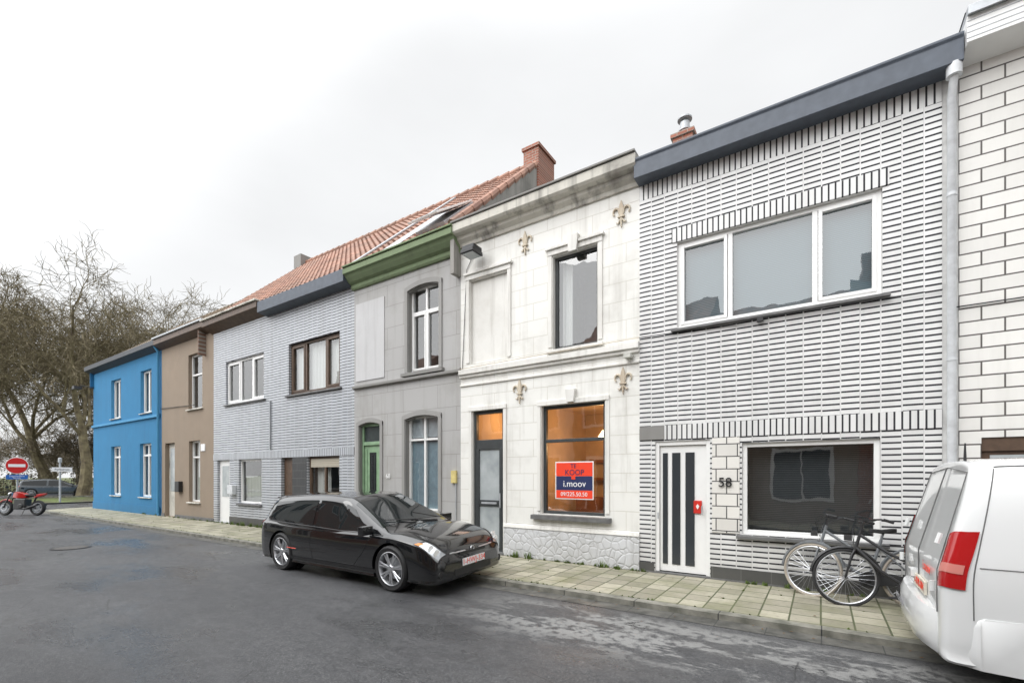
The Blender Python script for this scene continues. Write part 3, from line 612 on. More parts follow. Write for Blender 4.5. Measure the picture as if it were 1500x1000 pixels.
B().box(-20.5,-20.15,Y-.14,Y,1.0,1.4).emit(P,'mailbox',MT['iron'],bevel=.01); B().box(-18.6,-18.3,Y-.03,Y,2.5,2.75).emit(P,'house_number_plate',wh)
B().profx([(Y-.3,6.78),(Y-.3,6.98),(Y+.2,6.98),(Y+.2,6.65),(Y,6.65)],x0,x1-.1).emit(P,'cornice',MT['brownwood'],bevel=.006); B().box(x0,x1-.1,Y-.36,Y+.1,6.985,7.05).emit(P,'gutter',MT['zinc'],bevel=.01)
shell(P,x0+.005,x1-.005,Y+.02,6.9,7)
gt=m_plain('weathered_tiles',(.17,.13,.09),.8,var=.35,scale=2)
tiled(P,'tiled_roof',x0,-18.32,7.6,7.0,11,9.7,gt)
cable(P,[(x0,Y-.03,4.3),(-19,Y-.03,4.2)],.012)
# ================================================================= BLUE
P=group('blue_rendered_house',(-26.2,FY,0)); x0,x1=-30.32,-22.07
ops=[(-27.81,-26.58,4.27,6.07),(-24.26,-23.10,4.27,6.07),(-27.81,-26.58,.72,2.98),(-24.35,-23.12,.72,2.98)]
wall(P,'front_wall',x0,x1,0,6.8,Y,ops,MT['blue'],.2,MT['bluelt'])
for i,o in enumerate(ops):
    m=(o[0]+o[1])/2; window(P,'window_%d'%i,*o,Y+.12,MT['pvc'],.08,.07,vs=[m],hs=[o[3]-.5] if i>1 else []); sill(P,o[0]-.06,o[1]+.06,o[2],Y,MT['cornice_w'],.06,.05); curtain(P,'curtain_%d'%i,o[0]+.1,m,o[2]+.05,o[3]-.1,Y+.25,MT['curtain'])
B().profx([(Y-.08,4.0),(Y-.08,4.1),(Y+.02,4.12),(Y+.02,3.98)],x0,x1-.15).emit(P,'string_course',MT['bluelt']); B().box(x0,x1-.15,Y-.03,Y+.01,0,.35).emit(P,'plinth',MT['blue'])
B().profx([(Y-.3,6.80),(Y-.3,7.0),(Y+.2,7.0),(Y+.2,6.66),(Y,6.66)],x0-.25,x1).emit(P,'roof_fascia',MT['blackfas'],bevel=.006)
B().tube([(-22.2,Y-.25,6.85),(-22.2,Y-.08,6.6),(-22.2,Y-.08,.1)],.05,10).emit(P,'drainpipe',MT['bluelt'],smooth=True)
b=B().tube([(-30.2,Y,6.0),(-30.35,Y-.5,6.05)],.02); b.prism([(-30.6,5.85),(-30.2,5.85),(-30.25,6.0),(-30.55,6.0)],Y-.75,Y-.45); b.emit(P,'flood_light',MT['iron'])
shell(P,x0+.005,x1-.005,Y+.02,6.9,7,MT['blue'])
tiled(P,'tiled_roof',x0,x1,7.6,7.0,11,9.65,gt); gable(P,x0+.01,7.6,6.98,11,9.6,MT['blue'],.05)

# ================================================================= GROUND
def plane(name,pts,z,mat,P=None):
    b=B(); b.add([(x,y,z) for x,y in pts],[tuple(range(len(pts)))]); o=b.emit(P,name,mat,recalc=False); return o
KR=-.07
plane('ground',[(-600,-600),(600,-600),(600,600),(-600,600)],-.10,MT['grass'])
b=B()
b.add([(-31.5,-1.2,KR),(70,-1.2,KR),(70,5.83,KR),(-31.5,5.83,KR)],[(0,1,2,3)])
b.add([(-38,-80,KR),(-31.5,-80,KR),(-31.5,5.83,KR),(-31.5,90,KR),(-38,90,KR)],[(0,1,2,3,4)])
b.add([(-31.5,5.82,KR),(-29.4,5.82,KR),(-29.4,7.9,KR),(-31.5,7.9,KR)],[(0,1,2,3)])
b.add([(-58,-60,KR),(-50,-60,KR),(-50,70,KR),(-58,70,KR)],[(0,1,2,3)])
b.emit(None,'road',MT['asphalt'],recalc=False)
plane('gutter_strip',[(-29.5,5.55),(70,5.55),(70,5.82),(-29.5,5.82)],KR+.004,MT['gutter'])
arc=[(-29.5-2*math.sin(R(a)),7.82-2*math.cos(R(a))) for a in range(0,91,10)]
arci=[(-29.5-1.85*math.sin(R(a)),7.82-1.85*math.cos(R(a))) for a in range(0,91,10)]
pts=[(70,5.97)]+arci+[(-31.35,60),(-30.0,60),(-30.0,7.80),(70,7.80)]
b=B(); b.add([(x,y,0) for x,y in pts],[tuple(range(len(pts)))[::-1]]); b.emit(None,'pavement',MT['paving'],recalc=False)
b=B(); o=[(70,5.82)]+arc+[(-31.5,60)]; i_=[(70,5.97)]+arci+[(-31.35,60)]
for k in range(len(o)-1):
    b.add([(*o[k],-.1),(*o[k+1],-.1),(*o[k+1],.002),(*o[k],.002),(*i_[k],.002),(*i_[k+1],.002)],[(0,1,2,3),(3,2,5,4)])
b.emit(None,'kerb',MT['kerb'],recalc=False)
plane('opposite_pavement',[(-31,-3.3),(70,-3.3),(70,-1.2),(-31,-1.2)],.0,MT['paving'])
B().box(-31,70,-1.2,-1.05,-.1,.002).emit(None,'kerb',MT['kerb'])
b=B(); b.box(-38.15,-38,-60,70,-.1,.02).box(-50,-49.85,-60,70,-.1,.02).emit(None,'kerb',MT['kerb'])
P=group('manhole_cover',(-14.5,3.3,KR))
B().lathe([(0,.004),(.36,.004),(.36,.010),(0,.010)],(-14.5,3.3,KR),'z',32).emit(P,'ring',MT['iron']); B().lathe([(0,.011),(.30,.011),(.30,.014),(0,.014)],(-14.5,3.3,KR),'z',32).emit(P,'lid',m_plain('cast_iron',(.07,.065,.06),.6,var=.4,scale=40))
b=B(); rnd=random.Random(3)
def tuft(x,y,s,n=14,z=0):
    for _ in range(n):
        a=rnd.random()*6.28; l=s*(.5+rnd.random()); w=.006+.01*rnd.random(); px=x+rnd.gauss(0,s*.3); py=y+rnd.gauss(0,s*.15)
        dx,dy=math.cos(a),math.sin(a)
        b.add([(px-dy*w,py+dx*w,z),(px+dy*w,py-dx*w,z),(px+dx*l*.5,py+dy*l*.5-.01,z+l)],[(0,1,2)])
for _ in range(150):
    x=rnd.uniform(-24,1.2)
    if -2.4<x<-1.3 or -6.2<x<-5.3: continue
    tuft(x,7.69,rnd.uniform(.02,.06))
for x in [-16.2,-15.8,-15.5,-15.0,-14.6,-14.3,-13.7,-3.2,-2.9,-5.0,-4.7]: tuft(x,7.64,rnd.uniform(.06,.13),40)
for _ in range(260): tuft(rnd.uniform(-28,1.5),5.985+rnd.choice([0,0,.3*rnd.randint(1,5)]),rnd.uniform(.008,.022),6)
g=G('weed_green',(.10,.15,.03),.8); b.emit(None,'weeds',g.mat,recalc=False)
b=B()
for _ in range(260):
    x=rnd.uniform(-20,2); r_=rnd.random()
    if r_<.5: y,z=5.78-abs(rnd.gauss(0,.10)),KR+.012
    elif r_<.8: y,z=7.66-abs(rnd.gauss(0,.12)),.006
    else: y,z=rnd.uniform(6,7.6),.006
    s=rnd.uniform(.008,.024); a=rnd.random()*6.28; dx,dy=math.cos(a)*s,math.sin(a)*s
    b.add([(x-dx,y-dy,z),(x+dy*.5,y-dx*.5,z+.004),(x+dx,y+dy,z+.002),(x-dy*.5,y+dx*.5,z+.005)],[(0,1,2,3)])
b.emit(None,'fallen_leaves',m_plain('dead_leaf',(.14,.08,.035),.8,var=.5,scale=3),recalc=False)

# ================================================================= OPPOSITE ROW
xx=-31
k=0
for w_,h_,mt in [(5.5,6.2,'oldbrick'),(5,6.8,'whiteplain'),(6,6.3,'redbrick'),(5.2,6.0,'greylight'),(5.5,6.9,'oldbrick'),(4.8,6.2,'taupe'),(5.6,6.6,'redbrick'),(5.0,6.2,'whiteplain'),(5.5,6.8,'oldbrick'),(6,6.3,'greywall'),(6,6.3,'oldbrick')]:
    P=group('opposite_row_house',(xx+w_/2,-3.3,0)); a,c=xx,xx+w_-.01; YY=-3.3
    b=B(); b.box(a,c,-10,YY,0,h_); b.emit(P,'walls',MT[mt])
    B().profx([(YY+.3,h_),(-6.6,h_+2.6),(-10.2,h_)],a,c).emit(P,'roof',MT['tile'] if k%3 else MT['dkslate'])
    fr=B(); gl=B()
    for (p,q,d,e) in [(.5,1.6,3.8,5.5),(w_-2.1,w_-.8,3.8,5.5),(w_-2.4,w_-.7,.8,2.5),(.6,1.5,.05,2.4)]:
        fr.box(a+p-.06,a+q+.06,YY,YY+.05,d-.06,e+.06); gl.box(a+p+.04,a+(p+q)/2-.03,YY+.051,YY+.055,d+.04,e-.04); gl.box(a+(p+q)/2+.03,a+q-.04,YY+.051,YY+.055,d+.04,e-.04)
    fr.emit(P,'window_frames',MT['pvc']); gl.emit(P,'window_panes',m_plain('pane_dark',(.04,.05,.06),.1) if k==0 else bpy.data.materials['pane_dark'])
    if k%2==0: B().box(a+.3,a+.9,-7,-6.3,h_+1.6,h_+3.4).emit(P,'chimney',MT['redbrick'])
    xx+=w_; k+=1

# ================================================================= VEHICLES
def cat(a,b,c,d,t):
    return .5*((2*b)+(c-a)*t+(2*a-5*b+4*c-d)*t*t+(3*b-a-3*c+d)*t*t*t)
class Loft:
    def __init__(s,rows): s.r=[[Vector(p) for p in row] for row in rows]; s.n=len(rows); s.m=len(rows[0])
    def row(s,i,q):
        i=max(0,min(s.n-1,i)); r=s.r[i]; j=min(int(q),s.m-2); f=q-j; g=lambda k:r[max(0,min(s.m-1,k))]
        return cat(g(j-1),g(j),g(j+1),g(j+2),f)
    def ev(s,t,q):
        t=max(0,min(s.n-1,t)); q=max(0,min(s.m-1,q)); i=min(int(t),s.n-2); f=t-i
        p=cat(s.row(i-1,q),s.row(i,q),s.row(i+1,q),s.row(i+2,q),f); p.y=max(0,p.y); return p
    def nrm(s,t,q):
        e=.03; a=s.ev(min(t+e,s.n-1),q)-s.ev(max(0,t-e),q); b=s.ev(t,min(q+e,s.m-1))-s.ev(t,max(0,q-e)); n=a.cross(b)
        if n.length<1e-9: return Vector((0,0,1))
        n.normalize(); c=s.ev(t,q)-Vector((s.mid,0,.6))
        if n.y<-1e-3 or (abs(n.y)<.2 and n.dot(c)<0): n=-n
        return n
    def body(s,P,name,mat,kt=5,kq=4):
        NT=(s.n-1)*kt; NQ=(s.m-1)*kq; vs=[]; ring=2*NQ
        for i in range(NT+1):
            col=[s.ev(i/kt,j/kq) for j in range(NQ+1)]; col[0].y=0; col[-1].y=0
            vs+=[tuple(p) for p in col]; vs+=[(p.x,-p.y,p.z) for p in col[1:-1][::-1]]
        fs=[]
        for i in range(NT):
            for j in range(ring): fs.append((i*ring+j,i*ring+(j+1)%ring,(i+1)*ring+(j+1)%ring,(i+1)*ring+j))
        for o in (0,NT*ring):
            for j in range(NQ):
                a,b_,c,d=o+j,o+j+1,o+(ring-j-1)%ring,o+(ring-j)%ring
                f=[]
                for q in (a,b_,c,d):
                    if q not in f: f.append(q)
                if len(f)>2: fs.append(tuple(f))
        b=B(); b.add(vs,fs); return b.emit(P,name,mat,smooth=True,angle=50)
    def patch(s,b,c4,side=-1,off=.004,n=10,m=6):
        (t0,q0),(t1,q1),(t2,q2),(t3,q3)=c4; vs=[]
        for i in range(n+1):
            for j in range(m+1):
                u,v=i/n,j/m
                t=(t0*(1-u)+t1*u)*(1-v)+(t3*(1-u)+t2*u)*v; q=(q0*(1-u)+q1*u)*(1-v)+(q3*(1-u)+q2*u)*v
                nn=s.nrm(t,q); p=s.ev(t,q)+nn*off; vs.append((p.x,side*p.y,p.z))
        b.add(vs,[(i*(m+1)+j,i*(m+1)+j+1,(i+1)*(m+1)+j+1,(i+1)*(m+1)+j) for i in range(n) for j in range(m)])
    def line(s,b,pts,side=-1,r=.004,off=.0,n=8):
        out=[]
        for k in range(len(pts)-1):
            for i in range(n+(k==len(pts)-2)):
                f=i/n; t=pts[k][0]*(1-f)+pts[k+1][0]*f; q=pts[k][1]*(1-f)+pts[k+1][1]*f
                p=s.ev(t,q)+s.nrm(t,q)*off; out.append((p.x,side*p.y,p.z))
        b.tube(out,r,4)
def boolcut(o,cutters):
    for c in cutters:
        md=o.modifiers.new('b','BOOLEAN'); md.object=c; md.operation='DIFFERENCE'; md.solver='EXACT'
    bpy.context.view_layer.update(); dg=bpy.context.evaluated_depsgraph_get()
    me=bpy.data.meshes.new_from_object(o.evaluated_get(dg)); o.modifiers.clear(); o.data=me
    me.polygons.foreach_set('use_smooth',[True]*len(me.polygons)); me.set_sharp_from_angle(angle=R(42))
    for c in cutters: bpy.data.objects.remove(c,do_unlink=True)
def cutter(P,x,y0,y1,z,r):
    b=B(); b.lathe([(0,y0),(r,y0),(r,y1),(0,y1)],(x,0,z),'y',40); o=b.emit(P,'cut',MT['black']); return o
MT['rim']=m_plain('alloy',(.55,.56,.58),.3,.8,var=.05)
MT['carglass']=G('dark_car_glass',(.012,.015,.016),.03,0,.8).mat
MT['darkplastic']=m_plain('dark_plastic',(.018,.018,.019),.5)
MT['headl']=G('headlamp',(.50,.52,.54),.08,.6,.8).mat
MT['lampwhite']=G('lamp_clear',(.85,.85,.85),.1,.2,.8).mat
MT['amber']=G('amber_lens',(.7,.22,.03),.15).mat
g=G('red_lens',(.38,.008,.010),.12); g.b.inputs['Coat Weight'].default_value=.6; MT['redlens']=g.mat
def paint(name,col,rough=.25,flake=0,dirt=.12):
    g=G(name,col,rough,flake,.5); g.b.inputs['Coat Weight'].default_value=1.0; g.b.inputs['Coat Roughness'].default_value=.03
    d=g.ramp(g.noise(3,5),.4,.75); g.rough(g.m('ADD',rough,g.m('MULTIPLY',d,.08))); x,y,z=g.sep()
    low=g.node('ShaderNodeMapRange',{0:g.m('ADD',z,g.m('MULTIPLY',g.noise(5,4),.3)),1:.25,2:.6,3:dirt,4:0.0}).outputs[0]
    g.base(g.mix(low,col,(.13,.125,.11))); return g.mat
def wheel(P,name,x,y,z,r,w,side,spokes=7,rimf=.77,mat=None):
    rr=r*rimf; b=B(); s=side
    b.lathe([(rr,0),(rr+.01,-s*-.0),(r-.03,s*.012),(r-.008,s*-.012),(r,s*-.035),(r,s*-(w-.03)),(r-.02,s*-w),(rr,s*-w)],(x,y,z),'y',40); b.emit(P,name+'_tyre',MT['black'],smooth=True,angle=35)
    b=B(); b.lathe([(rr+.004,s*-.004),(rr-.012,s*.004),(rr-.022,s*-.01),(rr-.03,s*-.09),(rr-.05,s*-w*.9),(rr,s*-w*.9)],(x,y,z),'y',40)
    for k in range(spokes):
        a=2*math.pi*k/spokes+.2
        for da in (-.12,.12):
            p0=Vector((math.cos(a+da*.6)*.05,0,math.sin(a+da*.6)*.05)); p1=Vector((math.cos(a+da)*(rr-.012),0,math.sin(a+da)*(rr-.012)))
            b.tube([(x+p0.x,y-s*.028,z+p0.z),(x+(p0.x+p1.x)/2,y-s*.012,z+(p0.z+p1.z)/2),(x+p1.x,y-s*.012,z+p1.z)],[.02,.014,.012],6)
    b.lathe([(0,s*.0),(.045,s*-.002),(.062,s*-.02),(.06,s*-.05),(0,s*-.05)],(x,y,z),'y',20)
    b.emit(P,name+'_rim',mat or MT['rim'],smooth=True,angle=40)
    B().lathe([(0,s*-.11),(rr-.02,s*-.11),(rr-.02,s*-.13),(0,s*-.13)],(x,y,z),'y',24).emit(P,name+'_brake',MT['darkplastic'])
    B().lathe([(0,s*-.07),(rr*.62,s*-.07),(rr*.62,s*-.085),(0,s*-.085)],(x,y,z),'y',24).emit(P,name+'_disc',MT['zinc'])

def hatch_rows(sx,sw,wagon=False):
    T=[(.12,.64,.34,.48,.55,.58,.46,.57,.58),(.14,.76,.25,.60,.68,.69,.56,.70,.71),(.17,.82,.20,.80,.87,.75,.64,.91,.93),(.21,.835,.19,.86,.93,.765,.665,1.00,1.05),
       (.38,.845,.19,.86,.925,.775,.625,1.30,1.37),(1.00,.85,.18,.84,.90,.78,.63,1.375,1.45),(1.7,.85,.18,.825,.88,.78,.635,1.395,1.475),(2.12,.85,.18,.815,.865,.78,.62,1.365,1.45),
       (2.36,.85,.18,.81,.86,.78,.60,1.30,1.395),(3.12,.85,.18,.81,.86,.785,.72,.935,1.00),(3.46,.85,.18,.79,.845,.775,.67,.90,.955),(3.88,.83,.18,.69,.76,.74,.60,.81,.84),(4.06,.77,.18,.54,.62,.69,.53,.68,.70),(4.13,.63,.22,.44,.50,.55,.39,.53,.545)]
    rows=[]
    for u,W,wb,sh,be,bv,rv,rw,tp in T:
        if wagon and .3<u<1.2: u=u*.8; 
        rows.append([(u*sx,0,wb*sw),(u*sx,W*.9,wb*sw),(u*sx,W*.985,(wb+.09)*sw),(u*sx,W,(wb+(sh-wb)*.55)*sw),(u*sx,(W*.6+bv*.4),sh*sw),(u*sx,bv,be*sw),(u*sx,rv,rw*sw),(u*sx,rv*.62,(rw+(tp-rw)*.72)*sw),(u*sx,0,tp*sw)])
    return rows
def build_hatch(P,sx,sw,pm,detail=True,wagon=False,wr=.335,plate=None,rimmat=None,fu=3.34,ru=.77):
    L=Loft(hatch_rows(sx,sw,wagon)); L.mid=2.0*sx
    o=L.body(P,'body',pm)
    fx,rx=fu*sx,ru*sx
    boolcut(o,[cutter(P,fx,-1.2,-.58,wr,wr+.04),cutter(P,fx,.58,1.2,wr,wr+.04),cutter(P,rx,-1.2,-.58,wr,wr+.04),cutter(P,rx,.58,1.2,wr,wr+.04)])
    b=B()
    for xx_ in (fx,rx):
        for s in (-1,1): b.lathe([(0,s*.55),(wr+.035,s*.55),(wr+.035,s*.60),(0,s*.60)],(xx_,0,wr),'y',30)
    b.emit(P,'wheel_wells',MT['black'])
    for i,xx_ in enumerate((fx,rx)):
        for s in (-1,1): wheel(P,'wheel_%d%s'%(i,'lr'[s>0]),xx_,s*.84,wr,wr,.2,s,mat=rimmat,rimf=.75)
    gl=B(); tr=B()
    for s in (-1,1):
        L.patch(gl,[(5.92,5.10),(9.0,5.1),(8.14,5.90),(5.98,5.90)],s,.004,16,6)
        L.patch(gl,[(4.02,5.22),(5.80,5.11),(5.86,5.90),(4.22,5.84)],s,.004,12,6)
        L.line(tr,[(3.9,5.04),(9.1,5.03)],s,.007,.002,30)
        L.line(tr,[(5.86,5.0),(5.80,3.2),(5.9,2.3),(8.35,2.3),(8.6,3.2),(8.9,4.9)],s,.0045,0,10)
        L.line(tr,[(9.4,5.8),(10.6,5.7),(11.6,5.5)],s,.004,.0,8)
        L.patch(tr,[(6.05,4.2),(6.4,4.2),(6.4,4.40),(6.05,4.40)],s,.012,4,2)
        L.patch(tr,[(8.9,1.95),(4.9,1.95),(4.9,2.25),(8.9,2.25)],s,.006,20,2)
        L.patch(gl,[(8.07,6.12),(8.93,6.12),(8.93,8),(8.07,8)],s,.004,10,10)
        L.patch(gl,[(3.1,6.1),(3.85,6.1),(3.85,8),(3.1,8)],s,.004,8,8)
    gl.emit(P,'windows',MT['carglass'],smooth=True,recalc=False,angle=60); tr.emit(P,'trim_and_seams',MT['darkplastic'],recalc=False)
    h=B(); am=B(); tl=B(); hs_=B()
    for s in (-1,1):
        L.patch(hs_,[(10.62,4.35),(12.3,3.9),(12.38,5.75),(10.85,5.65)],s,.004,10,8)
        L.patch(h,[(10.75,4.55),(12.2,4.05),(12.3,5.6),(10.95,5.5)],s,.008,8,6)
        L.patch(am,[(10.66,4.48),(10.84,4.5),(10.95,5.2),(10.76,5.05)],s,.010,3,3)
        L.patch(tl,[(1.6,4.2),(3.0,4.2),(3.15,5.2),(2.0,5.6)],s,.006,6,6)
    hs_.emit(P,'headlight_surround',MT['darkplastic'],smooth=True,recalc=False)
    h.emit(P,'headlights',MT['headl'],smooth=True,recalc=False); am.emit(P,'indicators',MT['amber'],smooth=True,recalc=False); tl.emit(P,'tail_lights',MT['redlens'],smooth=True,recalc=False)
    b=B()
    for s in (-1,1):
        for t,q in ((11.4,5.0),(11.85,5.1)):
            p=L.ev(t,q)+L.nrm(t,q)*.006; b.lathe([(0,.0),(.05,.0),(.055,.012),(0,.018)],(p.x,s*p.y,p.z),'x',16)
    b.emit(P,'headlight_reflectors',MT['lampwhite'],smooth=True)
    b=B()
    for s in (-1,1):
        p=L.ev(8.75,5.1); cx,cy,cz=p.x,s*(p.y+.11),p.z+.06
        b.add([(cx+dx*.07-(.03 if dx>0 else 0)*abs(dz),cy+s*dy*.10,cz+dz*.065) for dx in (-1,1) for dy in (-1,1) for dz in (-1,1)],[(0,1,3,2),(4,6,7,5),(0,4,5,1),(2,3,7,6),(0,2,6,4),(1,5,7,3)])
        b.tube([(cx,s*p.y*.98,cz-.05),(cx,cy,cz-.04)],.022,6)
    o=b.emit(P,'wing_mirrors',pm,bevel=.025)
    fx_=4.13*sx; b=B()
    b.box(fx_-.06,fx_+.006,-.42,.42,.25*sw,.36*sw)
    b.box(fx_-.10,fx_-.005,-.30,.30,.555*sw,.60*sw)
    for s in (-1,1):
        q_=L.ev(12.3,2.6); b.lathe([(0,-.02),(.055,-.02),(.055,.025),(0,.025)],(q_.x+.0,s*(q_.y-.06),q_.z),'x',16)
    b.emit(P,'grille_and_intake',MT['darkplastic'])
    L2=B()
    for s in (-1,1): L.line(L2,[(12.55,7.4),(12.5,6.6),(12.4,5.9)],s,.012,.004,6)
    L2.emit(P,'grille_bar',MT['rim'])
    B().lathe([(.028,-.004),(.042,-.004),(.042,.008),(.028,.008)],(L.ev(12.5,8).x+.012,0,L.ev(12.5,8).z),'x',20).emit(P,'badge',MT['rim'])
    B().box(fx_+.008,fx_+.018,-.26,.26,.385*sw,.495*sw).emit(P,'number_plate',wh)
    if plate: text(P,plate,(fx_+.020,0,.44*sw),.115,red,rot=(R(90),0,R(90)),name='plate_text')
    B().box(.105,.118,-.26,.26,.42*sw,.53*sw).emit(P,'rear_plate',wh)
    tp=L.ev(4.0,8)
    b=B(); b.add([(tp.x-.14,-.54,tp.z-.03),(tp.x+.12,-.56,tp.z+.0),(tp.x+.12,.56,tp.z+.0),(tp.x-.14,.54,tp.z-.03),(tp.x-.14,-.54,tp.z-.0),(tp.x+.12,-.5,tp.z+.03),(tp.x+.12,.5,tp.z+.03),(tp.x-.14,.54,tp.z-.0)],[(0,3,2,1),(4,5,6,7),(0,1,5,4),(1,2,6,5),(2,3,7,6),(3,0,4,7)])
    b.emit(P,'roof_spoiler',pm,bevel=.01)
    b=B()
    a1=L.ev(8.97,7.9); a2=L.ev(8.75,6.6); b.tube([(a1.x+.03,-.05,a1.z+.02),(a2.x+.03,-a2.y,a2.z+.02)],.008,5)
    b.tube([(a1.x+.03,.45,a1.z+.0),(a2.x+.06,.0,a2.z+.08)],.008,5); b.emit(P,'wipers',MT['darkplastic'])
    return L
roll=math.asin(.07/1.5)
P=group('parked_hatchback_car',(-8.857,5.46,KR+.035),local=True,roll=roll)
black=paint('black_car_paint',(.003,.0033,.0045),.10,dirt=.05)
L=build_hatch(P,1.10,.925,black,plate='1-HWJ-334')
b=B(); L.line(b,[(4.95,2.75),(5.3,2.75)],-1,.006,.004,6); b.emit(P,'side_decal',red)

P=group('parked_estate_car',(-52.2,8.6,KR),local=True,rot=R(84))
build_hatch(P,1.1,.98,paint('grey_car_paint',(.09,.10,.11),.25,.3),wagon=True)
P=group('parked_hatchback_car',(-53.5,2.7,KR),local=True,rot=R(84))
build_hatch(P,1.05,1.0,paint('dark_blue_paint',(.03,.05,.08),.25,.3))

def van_rows():
    rows=[]
    def sec(u,W,wb,tp,sl=0,k=1.0,nose=0):
        pts=[(0,wb),(W*.9,wb),(W*.985,wb+.10),(W,.62),(W*.995,.92),(W*.965,1.15),(W*.90,1.48),(W*.80,tp-.085),(W*.66,tp-.03),(W*.3,tp),(0,tp+.005)]
        out=[]
        for v,w in pts:
            w2=min(w,tp) if w>wb else w
            du=sl*max(0,(w2-.95))/(tp-.95) if tp>.96 else 0
            out.append((u+du,v,w2))
        return out
    rows.append([(p[0],p[1]*.90,.34+(p[2]-.34)*.955 if p[2]>.34 else .34) for p in sec(.035,.93,.30,1.80,.20)])
    rows.append([(p[0],p[1]*.965,p[2]) for p in sec(.05,.95,.28,1.79,.20)])
    rows.append(sec(.12,.955,.26,1.80,.20))
    rows.append(sec(.35,.965,.26,1.815,.12))
    rows.append(sec(1.2,.965,.26,1.82)); rows.append(sec(2.4,.965,.26,1.82)); rows.append(sec(3.3,.965,.26,1.80))
    def hood(u,W,wb,h):
        return [(u,0,wb),(u,W*.9,wb),(u,W*.985,wb+.1),(u,W,.58),(u,W*.99,h*.78),(u,W*.97,h*.88),(u,W*.93,h*.95),(u,W*.85,h*.985),(u,W*.66,h),(u,W*.3,h+.02),(u,0,h+.02)]
    rows.append(sec(3.6,.96,.26,1.72)); rows.append(hood(4.35,.95,.26,1.14)); rows.append(hood(4.75,.92,.26,.98)); rows.append(hood(4.98,.82,.28,.78)); rows.append(hood(5.05,.6,.32,.62))
    return rows
P=group('white_van',(.72,5.63,KR),local=True)
wp=paint('white_van_paint',(.72,.73,.73),.35,dirt=.25)
V=Loft(van_rows()); V.mid=2.5
o=V.body(P,'body',wp,4,4)
wr=.33
boolcut(o,[cutter(P,xv,a,c,wr,wr+.05) for xv in (1.05,4.15) for a,c in ((-1.3,-.66),(.66,1.3))])
for i,xv in enumerate((1.05,4.15)):
    for s in (-1,1): wheel(P,'wheel_%d%s'%(i,'lr'[s>0]),xv,s*.945,wr,wr,.22,s,spokes=5)
b=B()
for xv in (1.05,4.15):
    for s in (-1,1): b.lathe([(0,s*.63),(wr+.045,s*.63),(wr+.045,s*.68),(0,s*.68)],(xv,0,wr),'y',30)
b.emit(P,'wheel_wells',MT['black'])
def bumper(P,x,hw,z0,z1,name,mat,proud=.1):
    vs=[];fs=[];n=28; prof=[(None,z0),(-.6,z0+.015),(-.92,z0+.06),(-1,z0+.14),(-.98,z1-.07),(-.85,z1-.015),(-.3,z1),(None,z1)]
    for i in range(n+1):
        s_=-1+2*i/n; y=math.copysign(1-(1-abs(s_))**1.6,s_)
        for a,z in prof:
            k=proud*(1-abs(y)**3.2*.8)
            if a is None: xx_=x+.45
            else: xx_=x+a*k+(abs(y)**10)*.14
            tap=1-.03*max(0,abs((z-(z0+z1)/2)/((z1-z0)/2))-.5)
            vs.append((xx_,y*hw*tap,z))
    m=len(prof)
    for i in range(n):
        for j in range(m): fs.append((i*m+j,i*m+(j+1)%m,(i+1)*m+(j+1)%m,(i+1)*m+j))
    fs+=[tuple(range(m)),tuple(range(n*m+m-1,n*m-1,-1))]
    b=B(); b.add(vs,fs); b.emit(P,name,mat,smooth=True,angle=45)
bumper(P,.14,.985,.25,.64,'rear_bumper',wp,.21)
b=B()
for s in (-1,1):
    V.patch(b,[(.35,3.75),(2.35,3.7),(2.5,5.35),(.55,5.3)],s,.012,12,10)
b.emit(P,'tail_lights',MT['redlens'],smooth=True,recalc=False)
b=B()
for s in (-1,1): V.patch(b,[(.5,4.15),(2.2,4.1),(2.22,4.4),(.55,4.45)],s,.016,8,3)
b.emit(P,'reversing_lights',G('clear_lens',(.55,.20,.17),.15).mat,smooth=True,recalc=False)
b=B()
b.tube([(.03,0,.60),(.028,0,1.0),(.22,0,1.74)],.006,5)
for s in (-1,1): b.tube([(.03,s*.80,.62),(.03,s*.80,.95),(.22,s*.70,1.70),(.23,.0,1.745)],.004,5)
for s in (-1,1):
    V.line(b,[(2.6,3.0),(2.6,7.0)],s,.004,.001,14); V.line(b,[(2.7,4.35),(6.4,4.35)],s,.004,.001,20); V.line(b,[(5.0,2.5),(5.0,7.0)],s,.004,.001,14); V.line(b,[(2.6,7.1),(6.8,7.1)],s,.006,.001,20)
b.emit(P,'door_seams',m_plain('seam_grey',(.12,.12,.12),.6))
b=B()
for s in (-1,1): b.tube([(.0,s*.81,.78),(.0,s*.81,.86)],.018,8); b.tube([(.03,s*.80,1.15),(.055,s*.79,1.23)],.018,8)
b.box(-.02,.03,.05,.22,.74,.80); b.emit(P,'hinges_and_handle',wp,smooth=True)
B().box(.012,.03,-.40,.12,.66,.77).emit(P,'number_plate',m_plain('plate_cream',(.65,.6,.5),.4)); text(P,'1-KVR-804',(.010,-.14,.715),.1,red,rot=(R(90),0,R(-90)),name='plate_text')
text(P,'09/225 50 50',(-.075,.30,.47),.085,m_plain('grey_letter',(.3,.3,.32),.5),rot=(R(90),0,R(-90)),name='phone_lettering')
text(P,'i.moov',(.022,-.42,.90),.12,red,rot=(R(90),0,R(-90)),name='door_lettering')
b=B()
for s in (-1,1): V.patch(b,[(6.2,5.6),(7.6,5.5),(7.0,6.9),(6.2,6.9)],s,.004,8,6); V.patch(b,[(7.1,7.6),(7.9,7.6),(7.9,10),(7.1,10)],s,.004,8,8)
b.emit(P,'windows',MT['carglass'],smooth=True,recalc=False)
b=B()
for s in (-1,1): b.box(3.55,3.7,s*1.12-.11,s*1.12+.11,1.0,1.25)
b.emit(P,'wing_mirrors',MT['darkplastic'],bevel=.03)
